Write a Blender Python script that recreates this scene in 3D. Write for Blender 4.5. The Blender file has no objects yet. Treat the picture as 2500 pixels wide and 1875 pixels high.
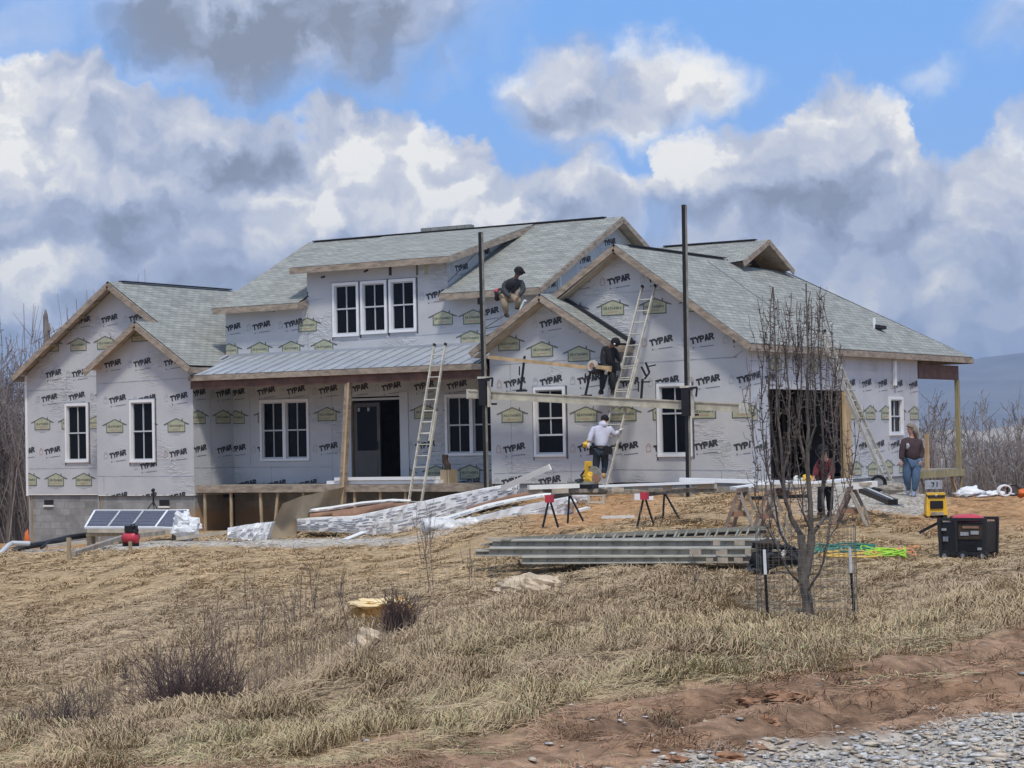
import bpy, math, random
import numpy as np
from mathutils import Vector, Matrix, noise as mnoise
random.seed(7); RS=np.random.RandomState(7)
R=math.radians
SC=bpy.context.scene; COL=SC.collection
# ------------------------------------------------------------------ camera
F=5200.0; YAW=R(32.23); PIT=R(1.50); ROL=R(-1.12)
FW=np.array([-math.sin(YAW)*math.cos(PIT),math.cos(YAW)*math.cos(PIT),math.sin(PIT)])
_r=np.array([math.cos(YAW),math.sin(YAW),0.0]); _u=np.cross(_r,FW)
RT=math.cos(ROL)*_r+math.sin(ROL)*_u; UP=-math.sin(ROL)*_r+math.cos(ROL)*_u
FH=np.array([-math.sin(YAW),math.cos(YAW),0.0]); RH=_r
cd=bpy.data.cameras.new('camera'); cam=bpy.data.objects.new('camera',cd); COL.objects.link(cam)
cd.sensor_width=36.0; cd.lens=F*36.0/2500.0; cd.clip_start=0.5; cd.clip_end=40000
cam.matrix_world=Matrix(((RT[0],UP[0],-FW[0],0),(RT[1],UP[1],-FW[1],0),(RT[2],UP[2],-FW[2],0),(0,0,0,1)))
SC.camera=cam
SC.view_settings.view_transform='Standard'; SC.view_settings.look='None'
SC.view_settings.exposure=0.12; SC.view_settings.gamma=1.0
# measured points of the place: a sight line through photograph position (x, y) met with a plane or a distance
def ray(x,y): return FW+RT*((x-1250)/F)-UP*((y-937.5)/F)
def at(x,y,D): return ray(x,y)*D
def U(x,y,X=None,Y=None,Z=None):
    d=ray(x,y); t=X/d[0] if X is not None else (Y/d[1] if Y is not None else Z/d[2])
    return d*t
def azel(x,y):
    d=ray(x,y); return math.atan2(d[0],d[1]), math.atan2(d[2],math.hypot(d[0],d[1]))
# ------------------------------------------------------------------ node helpers
class NT:
    def __init__(s,nt): s.nt=nt; s.n=nt.nodes; s.l=nt.links
    def new(s,t,**k):
        o=s.n.new(t)
        for a,v in k.items():
            if a=='inp':
                for i,x in v.items():
                    if hasattr(x,'is_output') : s.l.new(x,o.inputs[i])
                    else: o.inputs[i].default_value=x
            else: setattr(o,a,v)
        return o
    def math(s,op,a,b=None,c=None,clamp=False):
        o=s.n.new('ShaderNodeMath'); o.operation=op; o.use_clamp=clamp
        for i,x in enumerate((a,b,c)):
            if x is None: continue
            if hasattr(x,'is_output'): s.l.new(x,o.inputs[i])
            else: o.inputs[i].default_value=x
        return o.outputs[0]
    def mix(s,f,a,b,blend='MIX'):
        o=s.n.new('ShaderNodeMix'); o.data_type='RGBA'; o.blend_type=blend
        for i,x in ((0,f),(6,a),(7,b)):
            if hasattr(x,'is_output'): s.l.new(x,o.inputs[i])
            else: o.inputs[i].default_value=(x if i==0 else (x[0],x[1],x[2],1))
        return o.outputs[2]
    def ss(s,x,a,b,lo=0.0,hi=1.0):
        o=s.n.new('ShaderNodeMapRange'); o.interpolation_type='SMOOTHSTEP'
        s.l.new(x,o.inputs[0]); o.inputs[1].default_value=a; o.inputs[2].default_value=b
        o.inputs[3].default_value=lo; o.inputs[4].default_value=hi
        return o.outputs[0]
    def noise(s,vec,scale,detail=4,rough=0.55,dist=0.0):
        o=s.n.new('ShaderNodeTexNoise'); o.inputs['Scale'].default_value=scale; o.inputs['Detail'].default_value=detail
        o.inputs['Roughness'].default_value=rough; o.inputs['Distortion'].default_value=dist
        if vec is not None: s.l.new(vec,o.inputs['Vector'])
        return o.outputs[0]
    def noise2(s,vec,scale,detail,rough):
        o=s.n.new('ShaderNodeTexNoise'); o.noise_dimensions='2D'; o.inputs['Scale'].default_value=scale; o.inputs['Detail'].default_value=detail
        o.inputs['Roughness'].default_value=rough; s.l.new(vec,o.inputs['Vector']); return o.outputs[0]
    def map(s,vec,sc=(1,1,1),loc=(0,0,0),rot=(0,0,0)):
        o=s.n.new('ShaderNodeMapping'); s.l.new(vec,o.inputs[0])
        o.inputs['Location'].default_value=loc; o.inputs['Rotation'].default_value=rot; o.inputs['Scale'].default_value=sc
        return o.outputs[0]
# ------------------------------------------------------------------ sky and sun
SUNV=Vector((0.34,-0.40,0.85)).normalized()
SUN_EL=math.asin(SUNV.z); SUN_ROT=math.atan2(SUNV.x,SUNV.y)
W=bpy.data.worlds.new('World'); SC.world=W; W.use_nodes=True
W.cycles.sampling_method='MANUAL'; W.cycles.sample_map_resolution=512
w=NT(W.node_tree); w.n.clear()
out=w.new('ShaderNodeOutputWorld'); bg=w.new('ShaderNodeBackground'); w.l.new(bg.outputs[0],out.inputs[0])
sky=w.new('ShaderNodeTexSky'); sky.sky_type='NISHITA'; sky.sun_disc=False
sky.sun_elevation=SUN_EL; sky.sun_rotation=SUN_ROT; sky.air_density=1.0; sky.dust_density=0.6; sky.ozone_density=2.5; sky.altitude=300
tc=w.new('ShaderNodeTexCoord'); sep=w.new('ShaderNodeSeparateXYZ'); w.l.new(tc.outputs['Generated'],sep.inputs[0])
AZ=w.math('ARCTAN2',sep.outputs[0],sep.outputs[1])
HYP=w.math('SQRT',w.math('ADD',w.math('MULTIPLY',sep.outputs[0],sep.outputs[0]),w.math('MULTIPLY',sep.outputs[1],sep.outputs[1])))
EL=w.math('ARCTAN2',sep.outputs[2],HYP)
comb=w.new('ShaderNodeCombineXYZ'); w.l.new(AZ,comb.inputs[0]); w.l.new(EL,comb.inputs[1])
V0=comb.outputs[0]
# warp so that cloud edges billow
nz=w.new('ShaderNodeTexNoise',noise_dimensions='2D',inp={'Scale':16.0,'Detail':9.0,'Roughness':0.6}); w.l.new(V0,nz.inputs['Vector'])
vs=w.new('ShaderNodeVectorMath',operation='SUBTRACT'); w.l.new(nz.outputs['Color'],vs.inputs[0]); vs.inputs[1].default_value=(.5,.5,.5)
vm=w.new('ShaderNodeVectorMath',operation='SCALE'); w.l.new(vs.outputs[0],vm.inputs[0]); vm.inputs['Scale'].default_value=0.060
va=w.new('ShaderNodeVectorMath',operation='ADD'); w.l.new(V0,va.inputs[0]); w.l.new(vm.outputs[0],va.inputs[1])
VW=va.outputs[0]
sepw=w.new('ShaderNodeSeparateXYZ'); w.l.new(VW,sepw.inputs[0])
def blob(px,py,rx,ry,soft=0.55,vec=None,rot=0.0):
    a,e=azel(px,py)
    s=w.new('ShaderNodeVectorMath',operation='SUBTRACT'); w.l.new(vec or VW,s.inputs[0]); s.inputs[1].default_value=(a,e,0)
    v=s.outputs[0]
    if rot:
        r=w.new('ShaderNodeVectorRotate'); r.rotation_type='Z_AXIS'; w.l.new(v,r.inputs['Vector']); r.inputs['Angle'].default_value=rot; v=r.outputs[0]
    m=w.new('ShaderNodeVectorMath',operation='MULTIPLY'); w.l.new(v,m.inputs[0]); m.inputs[1].default_value=(F/rx,F/ry,0)
    l=w.new('ShaderNodeVectorMath',operation='LENGTH'); w.l.new(m.outputs[0],l.inputs[0])
    return w.ss(l.outputs['Value'],1.0+soft*.6,1.0-soft,0,1)
# skyline of the cumulus bank as elevation over azimuth
sk=[(-900,150),(0,140),(130,112),(280,150),(430,215),(600,232),(700,270),(850,228),(1000,240),(1130,300),(1190,400),(1290,420),(1340,400),(1400,350),(1480,375),(1560,430),(1610,340),(1700,300),(1790,290),(1890,270),(1950,195),(2060,190),(2200,215),(2260,340),(2320,385),(2400,345),(2500,270),(3400,150)]
fc=w.new('ShaderNodeFloatCurve'); cv=fc.mapping.curves[0]
A0=azel(-900,500)[0]; A1=azel(3400,500)[0]
pts=[((azel(x,y)[0]-A0)/(A1-A0), azel(x,y)[1]/0.4) for x,y in sk]
pts[0]=(0,pts[0][1]); pts[-1]=(1,pts[-1][1])
cv.points[0].location=pts[0]; cv.points[1].location=pts[-1]
for p_ in pts[1:-1]: cv.points.new(*p_)
fc.mapping.update()
mr=w.new('ShaderNodeMapRange'); mr.clamp=True; w.l.new(sepw.outputs[0],mr.inputs[0]); mr.inputs[1].default_value=A0; mr.inputs[2].default_value=A1
w.l.new(mr.outputs[0],fc.inputs['Value'])
TOP=w.math('MULTIPLY',fc.outputs[0],0.4)
DEP=w.math('SUBTRACT',TOP,sepw.outputs[1])      # depth below the cloud tops
cov=w.ss(DEP,-0.002,0.008)
for b_ in [(690,50,500,175,.5),(1370,250,150,125,.5),(1640,215,175,105,.5),(1500,290,190,80,.6),(60,60,160,90,1.2),(2470,60,110,90,1.0),(2260,180,55,40,1.2),(1090,180,50,40,1.2)]:
    k=blob(*b_); amp=1.0 if b_[4]<.7 else .45
    cov=w.math('MAXIMUM',cov,w.math('MULTIPLY',k,amp))
for b_ in [(1600,545,110,50,1.0,.55),(1500,400,70,35,.9,.7),(2540,330,60,50,.9,.4)]:
    k=blob(*b_[:5]); cov=w.math('MULTIPLY',cov,w.math('SUBTRACT',1.0,w.math('MULTIPLY',k,b_[5])))
# open sky overhead and behind: broken cloud
hi=w.noise(w.map(tc.outputs['Generated'],(2.2,2.2,3.4)),1.3,6,.6)
cov=w.math('MAXIMUM',cov,w.math('MULTIPLY',w.ss(hi,.42,.58),w.ss(EL,.27,.36)))
# shading of the clouds: billows lit from the upper left, blue grey undersides
def puff(off,sc):
    v=w.new('ShaderNodeTexVoronoi'); v.voronoi_dimensions='2D'; v.feature='F1'; v.inputs['Scale'].default_value=sc; v.inputs['Detail'].default_value=2.0; v.inputs['Roughness'].default_value=.5
    v.inputs['Lacunarity'].default_value=2.2; w.l.new(w.map(VW,(1,1.25,1),off),v.inputs['Vector']); return v.outputs['Distance']
pA=puff((0,0,0),20.0); pB=puff((.008,-.011,0),20.0)
rel=w.math('MULTIPLY',w.math('SUBTRACT',pB,pA),.80)
nA=w.noise2(w.map(VW,(1,1.2,1)),10.0,9,.58); nB=w.noise2(w.map(VW,(1,1.2,1),(.008,-.011,0)),10.0,9,.58)
rel=w.math('ADD',rel,w.math('MULTIPLY',w.math('SUBTRACT',nB,nA),2.3))
nC=w.noise2(w.map(VW,(1,1.7,1),(3,1,0)),8.0,3,.5)
big=w.math('MULTIPLY',w.math('SUBTRACT',nC,.5),2.1)
br=w.math('ADD',w.math('ADD',big,.44),rel); br=w.math('SUBTRACT',br,w.math('MULTIPLY',w.ss(DEP,.035,.11),.24))
br=w.math('ADD',br,w.math('MULTIPLY',w.ss(DEP,.035,.0),.22))
for b_ in [(30,270,90,120,.9,.20),(150,420,150,60,.9,.34),(110,690,170,70,.8,.42),(800,320,150,80,.8,.40),(1100,430,90,80,.7,.50),(660,560,130,110,.8,.42),(1480,430,150,60,.8,.36),(1700,400,120,80,.8,.36),(2030,270,170,90,.8,.40),(2380,500,110,90,.8,.36),(1960,580,50,50,.9,.30),(560,290,200,60,.8,.20),(1370,190,100,60,.8,.34),(1640,150,120,50,.8,.36),(120,180,150,50,.8,.08),(2200,420,80,70,.8,.2),(1300,560,120,60,.9,.15)]:
    br=w.math('ADD',br,w.math('MULTIPLY',blob(*b_[:5]),b_[5]))
for b_ in [(690,110,500,150,.7,-1.1),(590,380,140,70,.9,-.36),(270,560,330,80,.8,-.42),(950,570,260,50,.9,-.20),(2150,560,190,80,.9,-.34),(1800,500,130,50,.9,-.25),(2250,760,300,90,.9,-.14),(1430,320,110,40,.9,-.22),(1690,280,110,35,.9,-.25),(2000,420,140,50,.9,-.18)]:
    br=w.math('ADD',br,w.math('MULTIPLY',blob(*b_[:5]),b_[5]))
br=w.math('MULTIPLY',w.math('ADD',br,.45),.69)
cr=w.new('ShaderNodeValToRGB'); w.l.new(br,cr.inputs[0]); e=cr.color_ramp.elements
e[0].position=0.0; e[0].color=(.25,.285,.37,1); e[1].position=1.0; e[1].color=(1.0,.98,.93,1)
for po,c in ((.22,(.34,.39,.52,1)),(.42,(.435,.495,.645,1)),(.60,(.57,.61,.72,1)),(.78,(.70,.72,.785,1)),(.9,(.84,.84,.84,1))):
    q=e.new(po); q.color=c
skc=w.mix(1.0,sky.outputs[0],(.105,.105,.105),'MULTIPLY')
blue=w.mix(.8,skc,(.20,.46,1.0))
hz=w.ss(EL,.20,.02); blue=w.mix(w.math('MULTIPLY',hz,.45),blue,(.46,.58,.86))
final=w.mix(cov,blue,cr.outputs[0])
low=w.ss(EL,.055,-.01); final=w.mix(w.math('MULTIPLY',low,.4),final,(.58,.63,.80))
w.l.new(final,bg.inputs[0]); bg.inputs[1].default_value=.96
sd=bpy.data.lights.new('sun','SUN'); sd.energy=2.5; sd.angle=R(7); sd.color=(1.0,.93,.82)
sun=bpy.data.objects.new('sun',sd); COL.objects.link(sun); sun.rotation_euler=SUNV.to_track_quat('Z','Y').to_euler()
# ------------------------------------------------------------------ materials
MATS={}
def mat(name,base=(.5,.5,.5),rough=.7,var=0.0,vscale=8.0,vstretch=(1,1,1),metal=0.0,bump=0.0,bscale=30.0,spec=.4,coord='Object',fn=None,attr=None):
    if name in MATS: return MATS[name]
    m=bpy.data.materials.new(name); m.use_nodes=True; t=NT(m.node_tree); p=t.n['Principled BSDF']
    p.inputs['Roughness'].default_value=rough; p.inputs['Metallic'].default_value=metal
    p.inputs['Specular IOR Level'].default_value=spec
    tcn=t.new('ShaderNodeTexCoord'); vec=tcn.outputs[coord]
    col=None
    if attr:
        a=t.new('ShaderNodeAttribute'); a.attribute_name=attr; col=a.outputs['Color']
    if var>0:
        n=t.noise(t.map(vec,vstretch),vscale,5,.6)
        b0=[c*(1-var) for c in base]; b1=[min(1,c*(1+var)) for c in base]
        if col is None: col=t.mix(t.ss(n,.3,.7),b0,b1)
        else: col=t.mix(1.0,col,t.mix(t.ss(n,.3,.7),(1-var,)*3,(1+var,)*3),'MULTIPLY')
    if col is not None: t.l.new(col,p.inputs['Base Color'])
    else: p.inputs['Base Color'].default_value=(*base,1)
    if bump>0:
        bn=t.noise(t.map(vec,vstretch),bscale,5,.6); bp=t.new('ShaderNodeBump'); bp.inputs['Strength'].default_value=bump; bp.inputs['Distance'].default_value=.02
        t.l.new(bn,bp.inputs['Height']); t.l.new(bp.outputs[0],p.inputs['Normal'])
    if fn: fn(t,p,tcn)
    MATS[name]=m; return m
def f_wrap(t,p,tcn):
    v=tcn.outputs['Object']
    n1=t.noise(t.map(v,(.55,.55,2.1),(0,0,0),(.25,.12,0)),1.5,3,.5,1.2)
    n2=t.noise(t.map(v,(.8,.8,3.2),(4,2,1),(-.5,.3,0)),2.6,3,.5,1.6)
    r1=t.math('ABSOLUTE',t.math('SUBTRACT',n1,.5)); r2=t.math('ABSOLUTE',t.math('SUBTRACT',n2,.5))
    k1=t.ss(r1,.06,0.0); k2=t.ss(r2,.05,0.0)
    msk=t.ss(t.noise(v,.55,2,.5),.50,.68)
    h=t.math('ADD',t.math('MULTIPLY',t.math('ADD',k1,k2),msk),t.math('MULTIPLY',t.noise(v,1.1,3,.5),1.6))
    b=t.new('ShaderNodeBump'); b.inputs['Strength'].default_value=.55; b.inputs['Distance'].default_value=.035
    t.l.new(h,b.inputs['Height']); t.l.new(b.outputs[0],p.inputs['Normal'])
    n3=t.noise(v,.8,4,.6); dirt=t.noise(t.map(v,(1,1,.3)),6,4,.7)
    c=t.mix(t.ss(n3,.3,.7),(.465,.478,.495),(.535,.546,.56))
    c=t.mix(t.math('MULTIPLY',t.ss(dirt,.5,.8),.25),c,(.50,.51,.53))
    t.l.new(c,p.inputs['Base Color'])
def f_shingle(t,p,tcn):
    v=tcn.outputs['UV']
    br=t.new('ShaderNodeTexBrick'); br.offset=.5; br.inputs['Scale'].default_value=1.0
    br.inputs['Brick Width'].default_value=.31; br.inputs['Row Height'].default_value=.143; br.inputs['Mortar Size'].default_value=.012
    br.inputs['Mortar Smooth'].default_value=.6; br.inputs['Bias'].default_value=0
    t.l.new(v,br.inputs['Vector'])
    br.inputs['Color1'].default_value=(.262,.270,.248,1); br.inputs['Color2'].default_value=(.335,.343,.312,1); br.inputs['Mortar'].default_value=(.15,.16,.155,1)
    n=t.noise(t.map(v,(1,2.4,1)),1.3,6,.72); n2=t.noise(v,55,2,.5)
    c=t.mix(1.0,br.outputs[0],t.mix(t.ss(n,.3,.7),(.80,.80,.81),(1.18,1.18,1.16)),'MULTIPLY')
    c=t.mix(1.0,c,t.mix(n2,(.7,.7,.7),(1.3,1.3,1.3)),'MULTIPLY')
    t.l.new(c,p.inputs['Base Color'])
    b=t.new('ShaderNodeBump'); b.inputs['Strength'].default_value=.6; b.inputs['Distance'].default_value=.02
    t.l.new(t.math('SUBTRACT',1.0,br.outputs['Fac']),b.inputs['Height']); t.l.new(b.outputs[0],p.inputs['Normal'])
def f_block(t,p,tcn):
    v=tcn.outputs['UV']
    br=t.new('ShaderNodeTexBrick'); br.offset=.5; br.inputs['Scale'].default_value=1.0
    br.inputs['Brick Width'].default_value=.406; br.inputs['Row Height'].default_value=.203; br.inputs['Mortar Size'].default_value=.008
    t.l.new(v,br.inputs['Vector'])
    br.inputs['Color1'].default_value=(.235,.24,.24,1); br.inputs['Color2'].default_value=(.33,.335,.33,1); br.inputs['Mortar'].default_value=(.24,.235,.225,1)
    n=t.noise(v,2.0,6,.7); c=t.mix(1.0,br.outputs[0],t.mix(t.ss(n,.3,.7),(.78,.78,.78),(1.15,1.15,1.13)),'MULTIPLY')
    # red clay splashed up from the ground
    s=t.new('ShaderNodeSeparateXYZ'); t.l.new(tcn.outputs['Object'],s.inputs[0])
    geo=t.new('ShaderNodeNewGeometry'); s2=t.new('ShaderNodeSeparateXYZ'); t.l.new(geo.outputs['Position'],s2.inputs[0])
    k=t.ss(t.math('ADD',s2.outputs[2],t.math('MULTIPLY',t.noise(v,1.6,5,.6),.55)),-1.25,-1.80)
    mx=t.ss(s2.outputs[0],-41.0,-40.2); mx=t.math('ADD',t.math('MULTIPLY',mx,.85),.0)
    c=t.mix(t.math('MULTIPLY',k,mx),c,(.42,.25,.115))
    t.l.new(c,p.inputs['Base Color'])
M={}
def setup_mats():
    M['wrap']=mat('house_wrap',rough=.5,spec=.25,fn=f_wrap)
    M['ink']=mat('black_print',(.038,.038,.045),.6,.3,20)
    M['inkg']=mat('grey_print',(.20,.21,.25),.6,.2,20)
    M['inkl']=mat('light_grey_print',(.36,.37,.40),.6,.2,20)
    M['inkd']=mat('dark_green_print',(.12,.135,.115),.6,.2,20)
    M['inky']=mat('yellow_green_print',(.40,.41,.285),.6,.15,8)
    M['inko']=mat('orange_print',(.42,.26,.20),.6,.2,20)
    M['seam']=mat('wrap_seam_tape',(.33,.35,.39),.6,.25,3,(1,1,6))
    M['shingle']=mat('asphalt_shingle',rough=.9,spec=.2,fn=f_shingle)
    M['ridge']=mat('black_underlay',(.022,.022,.028),.7,.3,5)
    M['metal_roof']=mat('blue_grey_metal_roof',(.385,.41,.44),.45,.10,1.3,(1,1,1),.15)
    M['fascia']=mat('weathered_fascia_board',(.31,.255,.20),.85,.32,3.5,(1,1,3),0,.2,60)
    M['newwood']=mat('fresh_lumber',(.50,.36,.20),.8,.22,4,(1,1,.4),0,.2,50)
    M['tanwood']=mat('framing_lumber',(.40,.31,.20),.85,.25,5,(3,3,.5),0,.2,50)
    M['greywood']=mat('grey_lumber',(.30,.265,.22),.9,.3,5,(2,2,.6),0,.3,50)
    M['ply']=mat('hardboard_sheet',(.36,.285,.19),.7,.12,2)
    M['beam']=mat('dark_red_beam',(.12,.062,.045),.7,.3,3)
    M['soffit']=mat('bare_soffit',(.42,.36,.28),.85,.2,4)
    M['block']=mat('concrete_block',rough=.95,spec=.15,fn=f_block)
    M['white']=mat('white_vinyl',(.78,.79,.80),.4,.04,3)
    M['trimgrey']=mat('grey_white_muntin',(.52,.54,.56),.45)
    M['flash']=mat('dark_flashing_tape',(.10,.10,.12),.5,.3,6)
    M['glass']=mat('window_glass',(.006,.008,.012),.12,spec=.12)
    M['dark']=mat('shade_dark',(.035,.03,.028),.9,.4,2)  # near-black: shade put into the colour of rooms, porch ceiling and gablet
    M['door']=mat('dark_door_paint',(.085,.08,.078),.5,.1,3)
    M['alu']=mat('dull_aluminium',(.52,.50,.43),.5,.18,6,(1,1,1),.0)
    M['alud']=mat('weathered_aluminium_plank',(.25,.24,.20),.6,.25,5,(1,1,1),.0)
    M['treated']=mat('olive_treated_timber',(.30,.265,.15),.85,.2,5,(3,3,.5))
    M['brownleg']=mat('dark_brown_timber',(.20,.145,.115),.85,.25,5)
    M['righttwig']=mat('pale_purple_twig',(.27,.23,.21),.95,.3,.3)
    M['slab']=mat('pale_yellow_slab',(.78,.60,.33),.9,.15,6,(1,1,1),0,.4,12)
    M['flange']=mat('plank_edge_metal',(.40,.385,.33),.6,.2,4)
    M['web']=mat('plank_web_metal',(.32,.29,.235),.6,.2,4)
    M['stage']=mat('tan_grey_staging_plank',(.45,.42,.33),.7,.2,4)
    M['black']=mat('black_paint',(.012,.012,.014),.45,.2,6)
    M['rubber']=mat('black_rubber',(.02,.02,.022),.7)
    M['red']=mat('red_plastic',(.50,.045,.07),.45,.1,4)
    M['yellow']=mat('yellow_plastic',(.75,.45,.04),.45,.1,4)
    M['plastic']=mat('clear_wrap_plastic',(.70,.70,.695),.38,.12,3.5,(1,1,2.5),0,.45,6,.5)
    M['card']=mat('brown_cardboard',(.30,.17,.11),.8,.2,3)
    M['whiteboard']=mat('white_trim_board',(.80,.79,.74),.5,.06,3)
    M['bark']=mat('grey_bark',(.13,.112,.098),.95,.35,22,(1,1,.3),0,.6,60)
    M['twig']=mat('winter_twig',(.135,.105,.095),.95,.3,9)
    M['fartwig']=mat('pale_winter_twig',(.24,.205,.195),.95,.3,.3)
    M['darkbark']=mat('woods_bark',(.20,.175,.16),.95,.35,2)
    M['shrub']=mat('purple_brown_twig',(.115,.078,.074),.95,.35,5)
    M['skin']=mat('skin',(.46,.27,.20),.6)
    M['gravel']=mat('crushed_stone',(.26,.265,.27),.95,.45,14,(1,1,1),0,1.0,30)
    M['stone']=mat('pale_sandstone',(.52,.42,.30),.9,.25,6,(1,1,1),0,.8,12)
    M['ochre']=mat('ochre_boulder',(.62,.38,.12),.9,.4,6,(1,1,1),0,.8,12)
    M['fabric_white']=mat('white_sheet',(.74,.75,.76),.7,.06,4,(1,1,1),0,.3,8)
    M['orange']=mat('orange_plastic',(.62,.14,.03),.5)
setup_mats()
# ------------------------------------------------------------------ mesh builder
class MB:
    def __init__(s): s.v=[]; s.f=[]; s.mi=[]; s.mats=[]
    def m(s,name):
        mm=M[name] if isinstance(name,str) else name
        if mm not in s.mats: s.mats.append(mm)
        return s.mats.index(mm)
    def add(s,vs,fs,mn):
        o=len(s.v); s.v.extend([tuple(map(float,p)) for p in vs]); k=s.m(mn)
        for f in fs: s.f.append([o+i for i in f]); s.mi.append(k)
    def box(s,lo,hi,mn):
        x0,y0,z0=lo; x1,y1,z1=hi
        s.add([(x0,y0,z0),(x1,y0,z0),(x1,y1,z0),(x0,y1,z0),(x0,y0,z1),(x1,y0,z1),(x1,y1,z1),(x0,y1,z1)],
              [(0,3,2,1),(4,5,6,7),(0,1,5,4),(1,2,6,5),(2,3,7,6),(3,0,4,7)],mn)
    def beam(s,a,b,wd,ht,mn,up=(0,0,1),wd2=None,ht2=None):
        a=np.array(a,float); b=np.array(b,float); d=b-a; d/=np.linalg.norm(d)
        up=np.array(up,float); r=np.cross(d,up); n=np.linalg.norm(r)
        if n<1e-4: r=np.cross(d,np.array([1.,0,0])); n=np.linalg.norm(r)
        r/=n; u=np.cross(r,d); vs=[]
        for p,ww,hh in ((a,wd,ht),(b,wd2 or wd,ht2 or ht)):
            for i,j in ((-1,-1),(1,-1),(1,1),(-1,1)): vs.append(p+r*i*ww/2+u*j*hh/2)
        s.add(vs,[(0,1,2,3),(7,6,5,4),(0,4,5,1),(1,5,6,2),(2,6,7,3),(3,7,4,0)],mn)
    def tube(s,pts,rad,mn,n=6,cap=True):
        pts=[np.array(p,float) for p in pts]; rads=rad if hasattr(rad,'__len__') else [rad]*len(pts)
        rings=[]; prev=None
        for i,p in enumerate(pts):
            d=(pts[min(i+1,len(pts)-1)]-pts[max(i-1,0)]); d/=max(1e-9,np.linalg.norm(d))
            if prev is None:
                r=np.cross(d,[0,0,1.]); 
                if np.linalg.norm(r)<.05: r=np.cross(d,[1.,0,0])
            else: r=prev-d*np.dot(prev,d)
            r/=max(1e-9,np.linalg.norm(r)); prev=r; u=np.cross(r,d)
            rings.append([p+(r*math.cos(2*math.pi*k/n)+u*math.sin(2*math.pi*k/n))*rads[i] for k in range(n)])
        vs=[q for rr in rings for q in rr]; fs=[]
        for i in range(len(pts)-1):
            for k in range(n): fs.append((i*n+k,i*n+(k+1)%n,(i+1)*n+(k+1)%n,(i+1)*n+k))
        if cap: fs.append(tuple(range(n-1,-1,-1))); fs.append(tuple((len(pts)-1)*n+k for k in range(n)))
        s.add(vs,fs,mn)
    def slab(s,poly,th,mn,mside=None,mbot=None):
        """planar polygon (top surface, counter-clockwise from above) given thickness downwards along its normal"""
        P=[np.array(p,float) for p in poly]; n=np.cross(P[1]-P[0],P[2]-P[0]); n/=np.linalg.norm(n)
        if n[2]<0: P=P[::-1]; n=-n
        Q=[p-n*th for p in P]; k=len(P)
        s.add(P,[tuple(range(k))],mn)
        s.add(Q,[tuple(range(k-1,-1,-1))],mbot or mside or mn)
        s.add(P+Q,[(i,k+i,k+(i+1)%k,(i+1)%k) for i in range(k)],mside or mn)
    def lumpy(s,c,r,mn,seed=0,amp=.25,n=10,m=7,freq=2.0,flat=None):
        c=np.array(c,float); r=np.array(r if hasattr(r,'__len__') else (r,)*3,float); vs=[]
        for j in range(m+1):
            th=math.pi*j/m
            for i in range(n):
                ph=2*math.pi*i/n; d=np.array([math.sin(th)*math.cos(ph),math.sin(th)*math.sin(ph),math.cos(th)])
                k=1+amp*mnoise.noise(Vector(d*freq)+Vector((seed*7.3,seed*3.1,0)))*1.6
                q=d*r*k
                if flat is not None: q[2]=max(q[2],-flat)
                vs.append(c+q)
        fs=[(j*n+i,(j+1)*n+i,(j+1)*n+(i+1)%n,j*n+(i+1)%n) for j in range(m) for i in range(n)]
        s.add(vs,fs,mn)
    def build(s,name,parent=None,smooth=False,kind=None,local=False):
        me=bpy.data.meshes.new(name); off=np.zeros(3)
        if parent is not None and not local: off=ORG.get(parent.name,np.zeros(3))
        V=np.array(s.v,dtype=np.float64).reshape(-1,3)-off
        me.from_pydata(V.tolist(),[],s.f); 
        for mm in s.mats: me.materials.append(mm)
        if len(s.mats)>1: me.polygons.foreach_set('material_index',s.mi)
        if len(s.f)<60000: auto_uv(me)
        if smooth: me.polygons.foreach_set('use_smooth',[True]*len(s.f))
        o=bpy.data.objects.new(name,me); COL.objects.link(o)
        if parent is not None: o.parent=parent; ORG[o.name]=off
        if kind: o['kind']=kind
        return o
def auto_uv(me):
    n=len(me.vertices); co=np.empty(n*3); me.vertices.foreach_get('co',co); co=co.reshape(-1,3)
    pn=np.empty(len(me.polygons)*3); me.polygons.foreach_get('normal',pn); pn=pn.reshape(-1,3)
    li=np.empty(len(me.loops),dtype=np.int32); me.loops.foreach_get('vertex_index',li)
    lt=np.empty(len(me.polygons),dtype=np.int32); me.polygons.foreach_get('loop_total',lt)
    N=np.repeat(pn,lt,axis=0); u=np.stack([-N[:,1],N[:,0],np.zeros(len(N))],1); L=np.linalg.norm(u,axis=1)
    flat=L<1e-3; u[flat]=(1,0,0); L[flat]=1; u/=L[:,None]; v=np.cross(N,u); v[flat]=(0,1,0)
    P=co[li]; uv=np.stack([(P*u).sum(1),(P*v).sum(1)],1)
    lay=me.uv_layers.new(name='UVMap'); lay.data.foreach_set('uv',uv.ravel())
ORG={}
def thing(name,label,cat,loc=(0,0,0),group=None,kind=None):
    o=bpy.data.objects.new(name,None); COL.objects.link(o); o.location=tuple(map(float,loc)); ORG[o.name]=np.array(loc,float)
    o.empty_display_size=.2
    if kind: o['kind']=kind
    else: o['label']=label; o['category']=cat
    if group: o['group']=group
    return o
def tag(o,label=None,cat=None,group=None,kind=None):
    if kind: o['kind']=kind
    if label: o['label']=label
    if cat: o['category']=cat
    if group: o['group']=group
    return o
def copy_tree(o,parent=None):
    c=o.copy(); COL.objects.link(c)
    if parent is not None: c.parent=parent
    ORG[c.name]=ORG.get(o.name,np.zeros(3))
    for ch in list(o.children): copy_tree(ch,c)
    return c
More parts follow.
